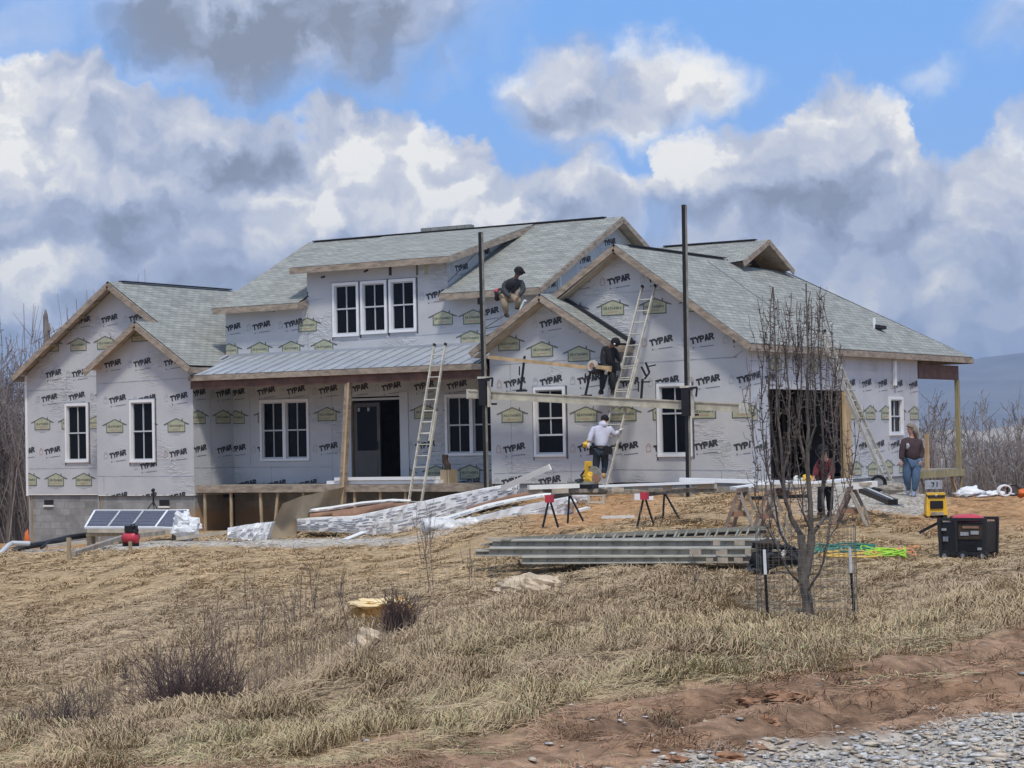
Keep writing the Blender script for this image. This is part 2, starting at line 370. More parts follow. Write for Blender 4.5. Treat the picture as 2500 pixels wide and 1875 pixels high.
# ------------------------------------------------------------------ terrain
FARL=[(72,-3.1),(95,-6.0),(140,-10),(300,-22),(1000,-55),(22000,-60)]
FARR=[(72,-4.2),(95,-8.5),(140,-13),(300,-25),(1000,-55),(22000,-60)]
TC={75:[(8,-1.72),(11.5,-1.73),(14,-1.84),(15.5,-2.1),(18,-2.85),(22,-3.2),(27,-3.13),(32,-3.1),(38,-2.93),(44,-2.57),(49,-2.34),(53,-2.5),(57,-2.8),(65,-2.95)]+FARL,
470:[(8,-1.72),(11.5,-1.72),(16,-1.91),(18,-2.35),(20.5,-2.78),(24,-2.86),(28,-2.75),(33,-2.6),(38,-2.41),(43,-2.24),(48,-2.21),(54,-2.3),(62,-2.42)]+FARL,
900:[(8,-1.72),(11.5,-1.72),(16,-1.85),(19.5,-1.97),(21.5,-2.28),(24,-2.52),(27,-2.54),(30,-2.53),(36,-2.47),(41,-2.28),(46,-2.16),(50,-2.15),(58,-2.28),(66,-2.4)]+FARL,
1300:[(8,-1.73),(11.5,-1.75),(16,-1.8),(20,-1.93),(23,-2.18),(27,-2.32),(32,-2.30),(36,-2.06),(39,-1.93),(43,-1.79),(48,-1.54),(54,-1.40),(60,-1.4),(66,-1.8)]+FARL,
1600:[(8,-1.73),(11.5,-1.76),(16,-1.85),(20,-1.97),(24,-2.14),(28,-2.17),(32,-2.11),(35,-2.07),(37,-1.92),(39,-1.72),(45,-1.50),(51,-1.42),(60,-1.4),(66,-1.6)]+FARL,
1975:[(8,-1.74),(11.5,-1.77),(15,-1.8),(19,-1.90),(23,-2.22),(27,-2.52),(30,-2.40),(34,-2.20),(38,-1.9),(42,-1.66),(47,-1.49),(52,-1.4),(60,-1.35),(66,-1.5)]+FARL,
2400:[(8,-1.75),(11,-1.77),(15.5,-1.78),(19,-1.98),(22,-2.03),(28,-2.12),(36,-2.17),(40,-1.85),(45,-1.71),(50,-1.6),(56,-1.75),(62,-2.6)]+FARR}
for k_ in TC:
    if k_<1500: TC[k_]=[(d,z-.14*math.exp(-((d-17.0)/3.6)**2)) for d,z in TC[k_]]
KX=np.array(sorted(TC)); LD=np.linspace(math.log(6),math.log(22000),420)
TAB=np.array([np.interp(LD,[math.log(d) for d,_ in TC[k]],[z for _,z in TC[k]]) for k in KX])
ker=np.array([1,2,3,2,1.])/9
TAB=np.array([np.convolve(np.pad(r,2,mode='edge'),ker,'valid') for r in TAB])
def tz(x,y):
    x=np.asarray(x,float); y=np.asarray(y,float)
    D=x*FH[0]+y*FH[1]; lat=x*RH[0]+y*RH[1]; rad=np.hypot(x,y)
    px=np.where(D>1,1250+F*lat/np.maximum(D,1),np.where(lat>0,9999,-9999)); px=np.clip(px,KX[0],KX[-1])
    dd=np.where(D>0.8*rad,D,rad*.8); dd=np.clip(dd,6.01,21900)
    li=(np.log(dd)-LD[0])/(LD[1]-LD[0]); i=np.clip(li.astype(int),0,len(LD)-2); f=li-i
    kx=np.interp(px,KX,np.arange(len(KX))); k=np.clip(kx.astype(int),0,len(KX)-2); g=kx-k; g=g*g*(3-2*g)
    a=TAB[k,i]*(1-f)+TAB[k,i+1]*f; b=TAB[k+1,i]*(1-f)+TAB[k+1,i+1]*f
    z=a*(1-g)+b*g
    w_=np.clip((rad-8)/6,0,1); am=np.clip(1.4-rad/60,0,1)*.03*w_
    return z+am*(np.sin(x*1.7+y*.6)+np.sin(y*2.3-x*1.1)+.7*np.sin(x*4.1+1)*np.sin(y*3.7))
def tzf(x,y): return float(tz(x,y))
def gp(px,py,d0=11,d1=75,step=.05):
    "where a sight line first meets the ground"
    d=ray(px,py); t=np.arange(d0,d1,step); P=d[None,:]*t[:,None]; hit=P[:,2]<=tz(P[:,0],P[:,1])
    i=np.argmax(hit) if hit.any() else len(t)-1
    q=P[i].copy(); q[2]=tzf(q[0],q[1]); return q
def vn(x,y,f,seed=0):
    "cheap value noise"
    x=x*f+seed*17.13; y=y*f+seed*9.7; xi=np.floor(x).astype(np.int64); yi=np.floor(y).astype(np.int64); fx=x-xi; fy=y-yi
    fx=fx*fx*(3-2*fx); fy=fy*fy*(3-2*fy)
    def h(a,b): 
        n=(a*374761393+b*668265263)&0x7fffffff; n=(n^(n>>13))*1274126177&0x7fffffff; return ((n^(n>>16))&0xffff)/65535.0
    return (h(xi,yi)*(1-fx)+h(xi+1,yi)*fx)*(1-fy)+(h(xi,yi+1)*(1-fx)+h(xi+1,yi+1)*fx)*fy
def fbm(x,y,f,seed=0,o=4):
    s=0;a=.5
    for i in range(o): s=s+a*vn(x,y,f*2**i,seed+i); a*=.5
    return s/(1-.5**o)
def sst(x,a,b):
    t=np.clip((x-a)/(b-a),0,1); return t*t*(3-2*t)
# ground zones as masks over the place: bare red clay, crushed stone, straw
def seg_dist(x,y,pts):
    best=np.full(np.shape(x),1e9)
    for a,b in zip(pts[:-1],pts[1:]):
        a=np.array(a[:2]);b=np.array(b[:2]); d=b-a; t=np.clip(((x-a[0])*d[0]+(y-a[1])*d[1])/(d@d),0,1)
        best=np.minimum(best,np.hypot(x-a[0]-t*d[0],y-a[1]-t*d[1]))
    return best
GX=0
RUT1=[gp(1500,1800),gp(1750,1730),gp(2000,1690),gp(2250,1640),gp(2500,1580),gp(2700,1540)]
RUT2=[gp(1900,1790),gp(2150,1740),gp(2350,1705),gp(2520,1675),gp(2700,1640)]
GRL=[gp(1620,1874),gp(1800,1862),gp(1985,1842),gp(2267,1786),gp(2500,1742),gp(2800,1690)]
def zones(x,y):
    D=x*FH[0]+y*FH[1]; lat=x*RH[0]+y*RH[1]; px=1250+F*lat/np.maximum(D,1)
    n=fbm(x,y,.8,3); n2=fbm(x,y,3.0,5)
    # gravel drive: on the camera side of the line GRL
    gx=np.interp(px,[1250+F*(p@RH)/(p@FH) for p in GRL],[p@FH for p in GRL]); gx=np.where(px<1620,gx-(1620-px)*.004,gx)
    grav=sst(gx-D+(n-.5)*.9+(n2-.5)*1.1,-.35,.45)
    dirt=np.zeros_like(grav)
    # clay verge beside the drive
    lim=np.interp(px,[-500,300,700,1100,1400,1800,2200,2500,2900],[11.2,11.6,12.4,13.4,14.6,15.8,17.5,19.5,22])
    dirt=np.maximum(dirt,sst(lim-D+(n-.5)*4.5+(n2-.5)*3.5,-.8,1.2))
    rut=np.minimum(seg_dist(x,y,RUT1),seg_dist(x,y,RUT2)); dirt=np.maximum(dirt,sst(.75-rut+(n2-.5)*.5,0,.3))
    # worked ground round the house
    w1=sst(px,2150,2330)*sst(D,37,43)*(1-sst(D,60,64))
    w2=sst(px,1230,1330)*(1-sst(px,1560,1700))*sst(D,40,44)
    w3=sst(px,1700,1850)*sst(D,40,46)*.55
    w4=(1-sst(px,250,420))*sst(D,50,55)
    dirt=np.maximum(dirt,np.clip(np.maximum(np.maximum(w1,w2),np.maximum(w3,w4))*(.55+n*.9)+(n2-.5)*.5,0,1))
    # stone by the garage corner and beside the left foundation
    g2=sst(px+(n-.5)*90,1900,2010)*(1-sst(px+(n2-.5)*70,2230,2310))*(D>43.5+(n-.5)*3)*(D<62)
    q2=gp(520,1325); g3=sst(1.0-np.hypot((x-q2[0])*.16,(y-q2[1])*.62)+(n2-.5)*.5,-.15,.15)
    grav=np.maximum(grav,np.maximum(g2*(D>43),g3*(D>42)))
    return grav,dirt,n,n2,px,D
def ground_color(x,y):
    g,d,n,n2,px,D=zones(x,y)
    n3=fbm(x,y,6,9,3); n4=fbm(x,y,.35,12)
    nb=fbm(x,y,.28,91,4)[...] ; straw=np.stack([.43+.20*(n-.5),.33+.16*(n-.5),.20+.10*(n-.5)],-1); kb=sst(nb,.46,.60)[...,None]; brn=np.stack([.36+.12*(n2-.5),.27+.09*(n2-.5),.175+.06*(n2-.5)],-1); straw=straw*(1-kb*.75)+brn*kb*.75; sl=(np.exp(-((D-28)/6.0)**2)*(1-sst(px,1500,2000)))[...,None]*.6; straw=straw*(1-sl)+brn*1.08*sl
    dark=np.stack([.34+0*n,.25+0*n,.15+0*n],-1); green=np.stack([.40+0*n,.37+0*n,.18+0*n],-1)
    k=sst(n3,.40,.62)[...,None]; c=straw*(1-k*.55)+dark*k*.55
    far=sst(D,33,40)[...,None]; warm=np.stack([.44+.16*(n2-.5),.31+.12*(n2-.5),.17+.05*(n2-.5)],-1); c=c*(1-far*.6)+warm*far*.6
    near=(1-sst(D,18,30))[...,None]; gk=sst(n4+n2*.35,.62,.80)[...,None]*near*.25; c=c*(1-gk)+green*gk
    clay=np.stack([.385+.24*(n2-.5),.24+.17*(n2-.5),.15+.12*(n2-.5)],-1); rutdk=np.exp(-(np.minimum(seg_dist(x,y,RUT1),seg_dist(x,y,RUT2))/.24)**2)[...,None]; clay=clay*(1-.45*rutdk); farclay=np.stack([.49+.18*(n2-.5),.285+.11*(n2-.5),.14+.05*(n2-.5)],-1)  # clay gets darker along the ruts
    kk=sst(D,30,38)[...,None]; clay=clay*(1-kk)+farclay*kk
    dk=sst(n3,.45,.7)[...,None]; clay=clay*(1-.3*dk)
    c=c*(1-d[...,None])+clay*d[...,None]
    st=np.stack([.50+.2*(n2-.5),.455+.2*(n2-.5),.39+.18*(n2-.5)],-1); c=c*(1-g[...,None])+st*g[...,None]
    woods=sst(D,68,80)[...,None]; lf=np.stack([.26+.08*(n-.5),.21+.06*(n-.5),.165+0*n],-1); c=c*(1-woods)+lf*woods
    return np.clip(c,.01,1)
def rough(x,y):
    "tussocks, clods and wheel ruts on top of the smooth terrain"
    rr=np.hypot(x,y); dz=0
    for ru in (RUT1,RUT2):
        q=seg_dist(x,y,ru); dz=dz-.085*np.exp(-(q/.17)**2)+.035*np.exp(-((q-.42)/.15)**2)*(.5+vn(x,y,3,8))
    g,d,n,n2,px,D=zones(x,y); near=1-sst(rr,44,56)
    dz=dz+near*((fbm(x,y,5,21,3)-.5)*.03*d+d*(fbm(x,y,11,23,3)-.5)*.06+g*(vn(x,y,14,4)-.5)*.02)
    tus=(fbm(x,y,1.5,77,3)-.5)*.24*(1-np.maximum(g,d))*sst(rr,12,16)*(1-.85*sst(rr,29,36))*near
    return dz+tus
def tz2(x,y): return tz(x,y)+rough(x,y)
def build_ground():
    A=[]
    fov=math.radians(20)
    ang=np.concatenate([np.linspace(-math.pi,-fov,40,endpoint=False),np.linspace(-fov,fov,620,endpoint=False),np.linspace(fov,math.pi,41)[:-1]])
    rad=np.concatenate([[0.5,3,6],np.exp(np.linspace(math.log(9),math.log(75),430)),np.exp(np.linspace(math.log(77),math.log(21000),60))])
    aa,rr=np.meshgrid(ang,rad,indexing='ij'); base=math.atan2(FH[0],FH[1])
    x=np.sin(base+aa)*rr; y=np.cos(base+aa)*rr; z=tz(x,y)
    # ruts pressed into the clay
    z=z+rough(x,y)
    na,nr=aa.shape; V=np.stack([x,y,z],-1).reshape(-1,3)
    i=np.arange(na)[:,None]; j=np.arange(nr-1)[None,:]; i2=(i+1)%na
    Q=np.stack([i*nr+j,i*nr+j+1,i2*nr+j+1,i2*nr+j],-1).reshape(-1,4)
    me=bpy.data.meshes.new('ground'); me.vertices.add(len(V)); me.vertices.foreach_set('co',V.ravel())
    me.loops.add(Q.size); me.loops.foreach_set('vertex_index',Q.ravel().astype(np.int32)); me.polygons.add(len(Q))
    me.polygons.foreach_set('loop_start',np.arange(0,Q.size,4,dtype=np.int32)); 
    me.update(calc_edges=True); me.polygons.foreach_set('use_smooth',np.ones(len(Q),bool))
    c=ground_color(x,y).reshape(-1,3); ca=me.color_attributes.new('tint','FLOAT_COLOR','POINT')
    ca.data.foreach_set('color',np.concatenate([c,np.ones((len(c),1))],1).ravel().astype(np.float32))
    def f(t,p,tcn):
        v=tcn.outputs['Object']; n1=t.noise(v,9,6,.7); n2=t.noise(v,45,4,.7)
        b=t.new('ShaderNodeBump'); b.inputs['Strength'].default_value=.9; b.inputs['Distance'].default_value=.05
        t.l.new(t.math('ADD',n1,t.math('MULTIPLY',n2,.4)),b.inputs['Height']); t.l.new(b.outputs[0],p.inputs['Normal'])
    me.materials.append(mat('ground_surface',rough=.95,spec=.1,attr='tint',var=.28,vscale=7,fn=f))
    o=bpy.data.objects.new('ground',me); COL.objects.link(o); o['kind']='structure'
build_ground()
def raw_mesh(name,V,Q,colors=None,material=None,nper=4):
    me=bpy.data.meshes.new(name); me.vertices.add(len(V)); me.vertices.foreach_set('co',np.asarray(V,np.float32).ravel())
    Q=np.asarray(Q,np.int32); me.loops.add(Q.size); me.loops.foreach_set('vertex_index',Q.ravel()); me.polygons.add(len(Q))
    me.polygons.foreach_set('loop_start',np.arange(0,Q.size,Q.shape[1],dtype=np.int32)); me.update(calc_edges=True)
    if colors is not None:
        ca=me.color_attributes.new('tint','FLOAT_COLOR','POINT'); ca.data.foreach_set('color',np.concatenate([colors,np.ones((len(colors),1))],1).ravel().astype(np.float32))
    if material: me.materials.append(material)
    o=bpy.data.objects.new(name,me); COL.objects.link(o); return o
M['grass']=mat('dry_grass_blades',rough=.85,spec=.15,attr='tint')
def blades(name,x,y,h,wd,lean,leandir,col,tipcol,zoff=0):
    n=len(x); z=tz2(x,y)+zoff
    th=RS.uniform(0,2*math.pi,n); wx=np.cos(th)*wd/2; wy=np.sin(th)*wd/2
    lx=np.sin(leandir)*lean; ly=np.cos(leandir)*lean
    up=np.sqrt(np.clip(1-(lean*.9)**2,.03,1))
    b0=np.stack([x-wx,y-wy,z-.03],1); b1=np.stack([x+wx,y+wy,z-.03],1)
    mx=x+lx*h*.35; my=y+ly*h*.35; mz=z+h*up*.62
    m0=np.stack([mx-wx*.8,my-wy*.8,mz],1); m1=np.stack([mx+wx*.8,my+wy*.8,mz],1)
    tx=x+lx*h*1.0; ty=y+ly*h*1.0; tzz=z+h*up*np.clip(1.05-lean*.35,.3,1)
    t0=np.stack([tx-wx*.15,ty-wy*.15,tzz],1); t1=np.stack([tx+wx*.15,ty+wy*.15,tzz],1)
    V=np.stack([b0,b1,m1,m0,t1,t0],1).reshape(-1,3); k=np.arange(n)*6
    Q=np.concatenate([np.stack([k,k+1,k+2,k+3],1),np.stack([k+3,k+2,k+4,k+5],1)],0)
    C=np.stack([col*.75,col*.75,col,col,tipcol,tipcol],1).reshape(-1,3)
    o=raw_mesh(name,V,Q,C,M['grass']); return o
def sample(n,px0,px1,D0,D1,pw=1.0):
    "random spots in the wedge of ground before the house, even over the picture"
    u=RS.uniform(0,1,n); D=(D0**-pw+(D1**-pw-D0**-pw)*u)**(-1/pw); px=RS.uniform(px0,px1,n)
    lat=(px-1250)/F*D; return FH[0]*D+RH[0]*lat, FH[1]*D+RH[1]*lat, px, D
def arcs(x,y,L,H,wd,ld,col,tip):
    "bent blades lying over: root, crest, drooping end"
    n=len(x); z=tz2(x,y); dx=np.sin(ld); dy=np.cos(ld); px_=dy*wd/2; py_=-dx*wd/2
    f=np.array([0,.35,.7,1.0]); hh=[-.02,.75,1.0,.45]; ww=[.9,1.0,.8,.2]; pts=[]
    sw=RS.normal(0,.22,n)
    for k in range(4):
        cx=x+dx*L*f[k]-dy*L*sw*f[k]**2; cy=y+dy*L*f[k]+dx*L*sw*f[k]**2; cz=z+H*hh[k]
        pts+= [np.stack([cx-px_*ww[k],cy-py_*ww[k],cz],1),np.stack([cx+px_*ww[k],cy+py_*ww[k],cz+wd*.35],1)]
    V=np.stack(pts,1).reshape(-1,3); k0=np.arange(n)*8; Q=np.concatenate([np.stack([k0+2*a,k0+2*a+1,k0+2*a+3,k0+2*a+2],1) for a in range(3)],0)
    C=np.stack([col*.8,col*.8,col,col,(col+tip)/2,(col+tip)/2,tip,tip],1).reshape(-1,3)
    return raw_mesh('dry_grass',V,Q,C,M['grass'])
ROCKS=[(gp(915,1524),.50),(gp(955,1520),.35),(gp(885,1592),.34),(gp(1300,1452),.52),(gp(1260,1452),.35)]
def clear(x,y):
    k=np.ones(len(x),bool)
    for p,r in ROCKS: k&=np.hypot(x-p[0]-FH[0]*-.15,y-p[1]-FH[1]*-.15)>r
    return k
def build_grass():
    x,y,px,D=sample(590000,-450,2950,10.5,56,.45)
    g,d,n,n2,_,_=zones(x,y)
    cl=fbm(x,y,2.6,41,3)
    keep=(RS.uniform(0,1,len(x))>np.maximum(g*.99,sst(d,.15,.75)*np.where(D<25,.72+.28*sst(n2,.35,.55),.90)))&((cl>.36)|(RS.uniform(0,1,len(x))<.45))
    keep&=~((D>38)&(fbm(x,y,1.3,31)<.45)); keep&=clear(x,y)
    x,y,px,D,n,n2,d,cl=[a[keep] for a in (x,y,px,D,n,n2,d,cl)]; N=len(x)
    L=RS.uniform(.06,.26,N)*np.interp(D,[11,18,30,55],[.75,1,1.25,1.3]); H=(.025+.12*sst(cl,.42,.70))*RS.uniform(.4,1.5,N)*np.interp(D,[28,35],[1,.45])*np.interp(D,[13,20],[.7,1.0])*np.where(d>.4,.5,1)
    wd=np.interp(D,[11,20,35,56],[.0038,.0065,.0115,.018])*RS.uniform(.5,1.6,N)
    ld=fbm(x,y,.8,51)*8+RS.normal(0,1.7,N)
    base=ground_color(x,y); r=RS.uniform(0,1,N)[:,None]; k=np.where(RS.uniform(0,1,N)<.22,.55,1.0)[:,None]
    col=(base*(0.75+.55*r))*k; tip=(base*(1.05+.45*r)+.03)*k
    gr=(fbm(x,y,.55,61)+.25*(fbm(x,y,3,63)-.5)>.60)&(D<25)&(RS.uniform(0,1,N)<.13); gc=np.stack([.33+.16*r[:,0],.32+.14*r[:,0],.17+.08*r[:,0]],1)
    col[gr]=gc[gr]; tip[gr]=gc[gr]*1.3
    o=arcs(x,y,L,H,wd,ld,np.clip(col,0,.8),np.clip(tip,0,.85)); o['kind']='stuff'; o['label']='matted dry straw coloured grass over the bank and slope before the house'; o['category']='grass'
    # upright tufts
    x,y,px,D=sample(42000,-450,2950,11,50,.6); g,d,n,n2,_,_=zones(x,y); cl=fbm(x,y,3.2,43,3)
    keep=(cl>.50)&(RS.uniform(0,1,len(x))>np.maximum(g,d*.85))&((D<38)|(RS.uniform(0,1,len(x))<.2))&clear(x,y); x,y,D,cl=[a[keep] for a in (x,y,D,cl)]; N=len(x)
    h=RS.uniform(.05,.16,N)*np.interp(D,[11,17,30],[.5,.75,1.2]); wd=np.interp(D,[11,20,35,55],[.005,.009,.016,.024])*RS.uniform(.6,1.3,N)
    lean=np.clip(RS.normal(.5,.25,N),.05,1); ld=fbm(x,y,.9,51)*9+RS.normal(0,1.0,N); r=RS.uniform(0,1,(N,1)); b0=ground_color(x,y)
    gr=(fbm(x,y,.55,61)>.56)&(D<24)&(RS.uniform(0,1,N)<.16); col=b0*(.8+.5*r); col[gr]=(np.array([[.34,.36,.16]])*(.8+.5*r))[gr]
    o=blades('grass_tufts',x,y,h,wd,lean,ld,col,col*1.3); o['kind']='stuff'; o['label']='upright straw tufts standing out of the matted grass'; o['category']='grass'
    # upright dead weed stalks on the slope
    x,y,px,D=sample(12000,-100,2350,18.5,40,1)
    p=1.1*np.exp(-((px-720)/400)**2)*np.exp(-((D-27)/6)**2)+1.4*np.exp(-((px-130)/200)**2)*np.exp(-((D-21.5)/3)**2)+.9*np.exp(-((px-480)/260)**2)*np.exp(-((D-22.5)/3)**2)+.04
    cl=fbm(x,y,.9,71); keep=(RS.uniform(0,1,len(x))<p*.95)&(cl>.40); x,y,D=x[keep],y[keep],D[keep]
    n=len(x); h=RS.uniform(.15,.6,n); wd=np.full(n,.007)*RS.uniform(.7,1.4,n); lean=np.clip(np.abs(RS.normal(.1,.12,n)),0,.5); ld=RS.uniform(0,6.28,n)
    c=np.array([.27,.205,.15])*RS.uniform(.6,1.35,(n,1)); o=blades('dead_weeds',x,y,h,wd,lean,ld,c,c*1.1); o['kind']='stuff'; o['label']='thin dead weed stalks standing on the slope'; o['category']='weeds'
def build_gravel():
    x,y,px,D=sample(66000,-200,2900,10.2,21,1.0)
    g,d,n,n2,_,_=zones(x,y); keep=RS.uniform(0,1,len(x))<g*.6+d*.012; x,y=x[keep],y[keep]
    xa,ya,_,_=sample(9000,1880,2330,43,58,1); ga=zones(xa,ya)[0]; ka=RS.uniform(0,1,9000)<ga; x=np.concatenate([x,xa[ka]]); y=np.concatenate([y,ya[ka]])
    q2=gp(520,1325); xx=q2[0]+RS.uniform(-6,6,2500); yy=q2[1]+RS.uniform(-2,2,2500); g2=zones(xx,yy)[0]; k2=RS.uniform(0,1,2500)<g2; 
    x=np.concatenate([x,xx[k2]]); y=np.concatenate([y,yy[k2]]); n=len(x)
    oc=np.array([(1,0,0),(0,1,0),(-1,0,0),(0,-1,0),(.7,.7,.55),(-.7,.7,.6),(-.7,-.7,.5),(.7,-.7,.6),(0,0,.8),(0,0,-.6)],float)
    s=np.abs(RS.normal(.009,.008,n))+.005+(RS.uniform(0,1,n)<.05)*RS.uniform(0,.03,n); th=RS.uniform(0,6.28,n); sc=np.stack([s*RS.uniform(.8,1.7,n),s*RS.uniform(.7,1.2,n),s*RS.uniform(.25,.6,n)],1)
    P=oc[None]*sc[:,None]*RS.uniform(.75,1.2,(n,10,1)); c,s_=np.cos(th)[:,None],np.sin(th)[:,None]
    X=P[:,:,0]*c-P[:,:,1]*s_; Y=P[:,:,0]*s_+P[:,:,1]*c; Z=P[:,:,2]
    V=np.stack([X+x[:,None],Y+y[:,None],Z+(tz2(x,y)+.008)[:,None]],-1).reshape(-1,3)
    tri=np.array([(0,4,8),(4,1,8),(1,5,8),(5,2,8),(2,6,8),(6,3,8),(3,7,8),(7,0,8),(0,9,1),(1,9,2),(2,9,3),(3,9,0),(0,1,4),(1,2,5),(2,3,6),(3,0,7)])
    Q=(tri[None]+(np.arange(n)*10)[:,None,None]).reshape(-1,3)
    r=RS.uniform(0,1,n); col=np.stack([.30+.36*r,.295+.34*r,.285+.31*r],1); wm=RS.uniform(0,1,n)<.5; col[wm]=np.stack([.42+.22*r,.345+.2*r,.26+.17*r],1)[wm]
    o=raw_mesh('gravel_stones',V,Q,np.repeat(col,10,0),mat('gravel_stone',rough=.85,spec=.2,attr='tint',var=.2,vscale=40))
    o['kind']='stuff'; o['label']='loose grey and tan crushed stones on the drive'; o['category']='gravel'
build_grass(); build_gravel()
# ------------------------------------------------------------------ printed house wrap
def clip_half(P,a,b,c):
    "keep a*u+b*z<=c"
    o=[];n=len(P)
    for i in range(n):
        p,q=P[i],P[(i+1)%n]; dp=a*p[0]+b*p[1]-c; dq=a*q[0]+b*q[1]-c
        if dp<=0: o.append(p)
        if (dp<0<dq) or (dq<0<dp):
            t=dp/(dp-dq); o.append((p[0]+(q[0]-p[0])*t,p[1]+(q[1]-p[1])*t))
    return o
def clip_convex(P,C):
    n=len(C)
    for i in range(n):
        p,q=C[i],C[(i+1)%n]; a,b=q[1]-p[1],-(q[0]-p[0]); P=clip_half(P,a,b,a*p[0]+b*p[1])
        if len(P)<3: return []
    return P
def minus_rect(P,r):
    u0,u1,z0,z1=r; out=[]
    for a,b,c in ((1,0,u0),(-1,0,-u1),(0,1,z0),(0,-1,-z1)):
        q=clip_half(P,a,b,c)
        if len(q)>=3: out.append(q)
        P=clip_half(P,-a,-b,-c)
        if len(P)<3: break
    return out
def stroke(a,b,t):
    a=np.array(a);b=np.array(b);d=(b-a)/np.linalg.norm(b-a); n=np.array([-d[1],d[0]])*t/2
    return [tuple(a-n),tuple(b-n),tuple(b+n),tuple(a+n)]
GL={'T':[((0,.87),(.86,.87)),((.43,.8),(.43,0))],'Y':[((.06,1),(.42,.5)),((.80,1),(.42,.5)),((.42,.56),(.42,0))],
'P':[((.13,1),(.13,0)),((.0,.88),(.62,.88)),((.66,.95),(.66,.45)),((.62,.48),(.13,.48))],
'A':[((.12,0),(.42,1)),((.74,0),(.42,1)),((.2,.28),(.66,.28))],
'R':[((.13,1),(.13,0)),((.0,.88),(.62,.88)),((.66,.95),(.66,.5)),((.62,.5),(.13,.5)),((.42,.5),(.76,0))],
'H':[((.13,1),(.13,0)),((.66,1),(.66,0)),((.13,.5),(.66,.5))],'E':[((.13,1),(.13,0)),((.0,.88),(.7,.88)),((.13,.5),(.6,.5)),((.0,.12),(.7,.12))],
'W':[((.05,1),(.22,0)),((.22,0),(.42,.8)),((.42,.8),(.62,0)),((.62,0),(.8,1))],'K':[((.13,1),(.13,0)),((.7,1),(.18,.5)),((.3,.6),(.74,0))],
'S':[((.7,.88),(.13,.88)),((.13,.95),(.13,.5)),((.13,.5),(.68,.5)),((.68,.55),(.68,.1)),((.72,.12),(.1,.12))],
'7':[((.0,.88),(.7,.88)),((.66,.85),(.3,0))],'1':[((.4,1),(.4,0))],'D':[((.13,1),(.13,0)),((.0,.88),(.6,.85)),((.66,.85),(.66,.15)),((.6,.12),(.0,.12))],'O':[((.12,1),(.12,0)),((.0,.88),(.7,.88)),((.66,1),(.66,0)),((.7,.12),(.0,.12))],'N':[((.13,1),(.13,0)),((.13,1),(.66,0)),((.66,1),(.66,0))]}
def text_polys(s,h,t=.25,adv=.94):
    out=[];x=0
    for ch in s:
        for a,b in GL.get(ch,[]):
            q=stroke(a,b,t); out.append([((x+p[0])*h,p[1]*h) for p in q])
        x+=adv
    w_=x*h-.08*h
    return [[(p[0]-w_/2,p[1]-h/2) for p in q] for q in out]
def rot(polys,a):
    c,s=math.cos(a),math.sin(a); return [[(p[0]*c-p[1]*s,p[0]*s+p[1]*c) for p in q] for q in polys]
TY=rot(text_polys('TYPAR',.162,.30,.80),R(10.4))
def pr_typar(u,z,sq=1.0):
    L=[('ink',q) for q in TY]
    ic=[(-.52,-.13),(-.395,-.105),(-.395,.02),(-.455,.085),(-.52,.01)]
    for i in range(5): L.append(('inko' if int(abs(u)*13)%4==0 else 'inkl',stroke(ic[i],ic[(i+1)%5],.016)))
    L.append(('inkl',stroke((-.485,-.01),(-.455,.03),.014))); L.append(('inkl',stroke((-.455,.03),(-.42,-.01),.014)))
    L.append(('inkg',[(-.255,-.235),(-.225,-.245),(-.205,-.215),(-.225,-.19),(-.25,-.2)]))
    L.append(('inkg',[(-.07,-.215),(.33,-.18),(.33,-.158),(-.07,-.193)]))
    L.append(('inkl',[(-.18,-.222),(-.10,-.215),(-.10,-.208),(-.18,-.215)]))
    return [(m,[(p[0]+u,p[1]+z) for p in q]) for m,q in L]
def pr_logo(u,z):
    L=[('inky',[(-.30,-.13),(.30,-.13),(.30,.12),(-.30,.12)]),('inky',[(-.30,.12),(.30,.12),(0,.215)])]
    L=[(m,[(p[0],p[1],0) for p in q]) for m,q in L]
    def A(m,q,k=1): L.append((m,[(p[0],p[1],k) for p in q]))
    A('inkd',stroke((-.47,.065),(.01,.235),.032)); A('inkd',stroke((.47,.065),(-.01,.235),.032))
    A('inkd',[(-.47,.05),(-.33,.085),(-.33,.13),(-.44,.08)]); A('inkd',[(.47,.05),(.44,.08),(.33,.13),(.33,.085)])
    A('inkd',stroke((-.315,.12),(-.315,-.15),.03)); A('inkd',stroke((.315,.12),(.315,-.15),.03)); A('inkd',stroke((-.33,-.142),(.33,-.142),.03))
    A('inkd',[(.20,.16),(.235,.15),(.235,.235),(.20,.235)])
    for q in text_polys('HEATHAWKS',.062,.26): A('inkd',[(p[0],p[1]+.03) for p in q],1)
    A('inko',[(-.16,-.085),(.14,-.075),(.14,-.05),(-.16,-.06)])
    A('inkl',[(-.27,-.198),(.27,-.185),(.27,-.176),(-.27,-.189)]); A('inkl',[(-.11,-.236),(.11,-.230),(.11,-.216),(-.11,-.222)])
    A('inkl',stroke((-.06,.13),(.06,.13),.012)); 
    return [(m,[(p[0]+u,p[1]+z,p[2]) for p in q]) for m,q in L]
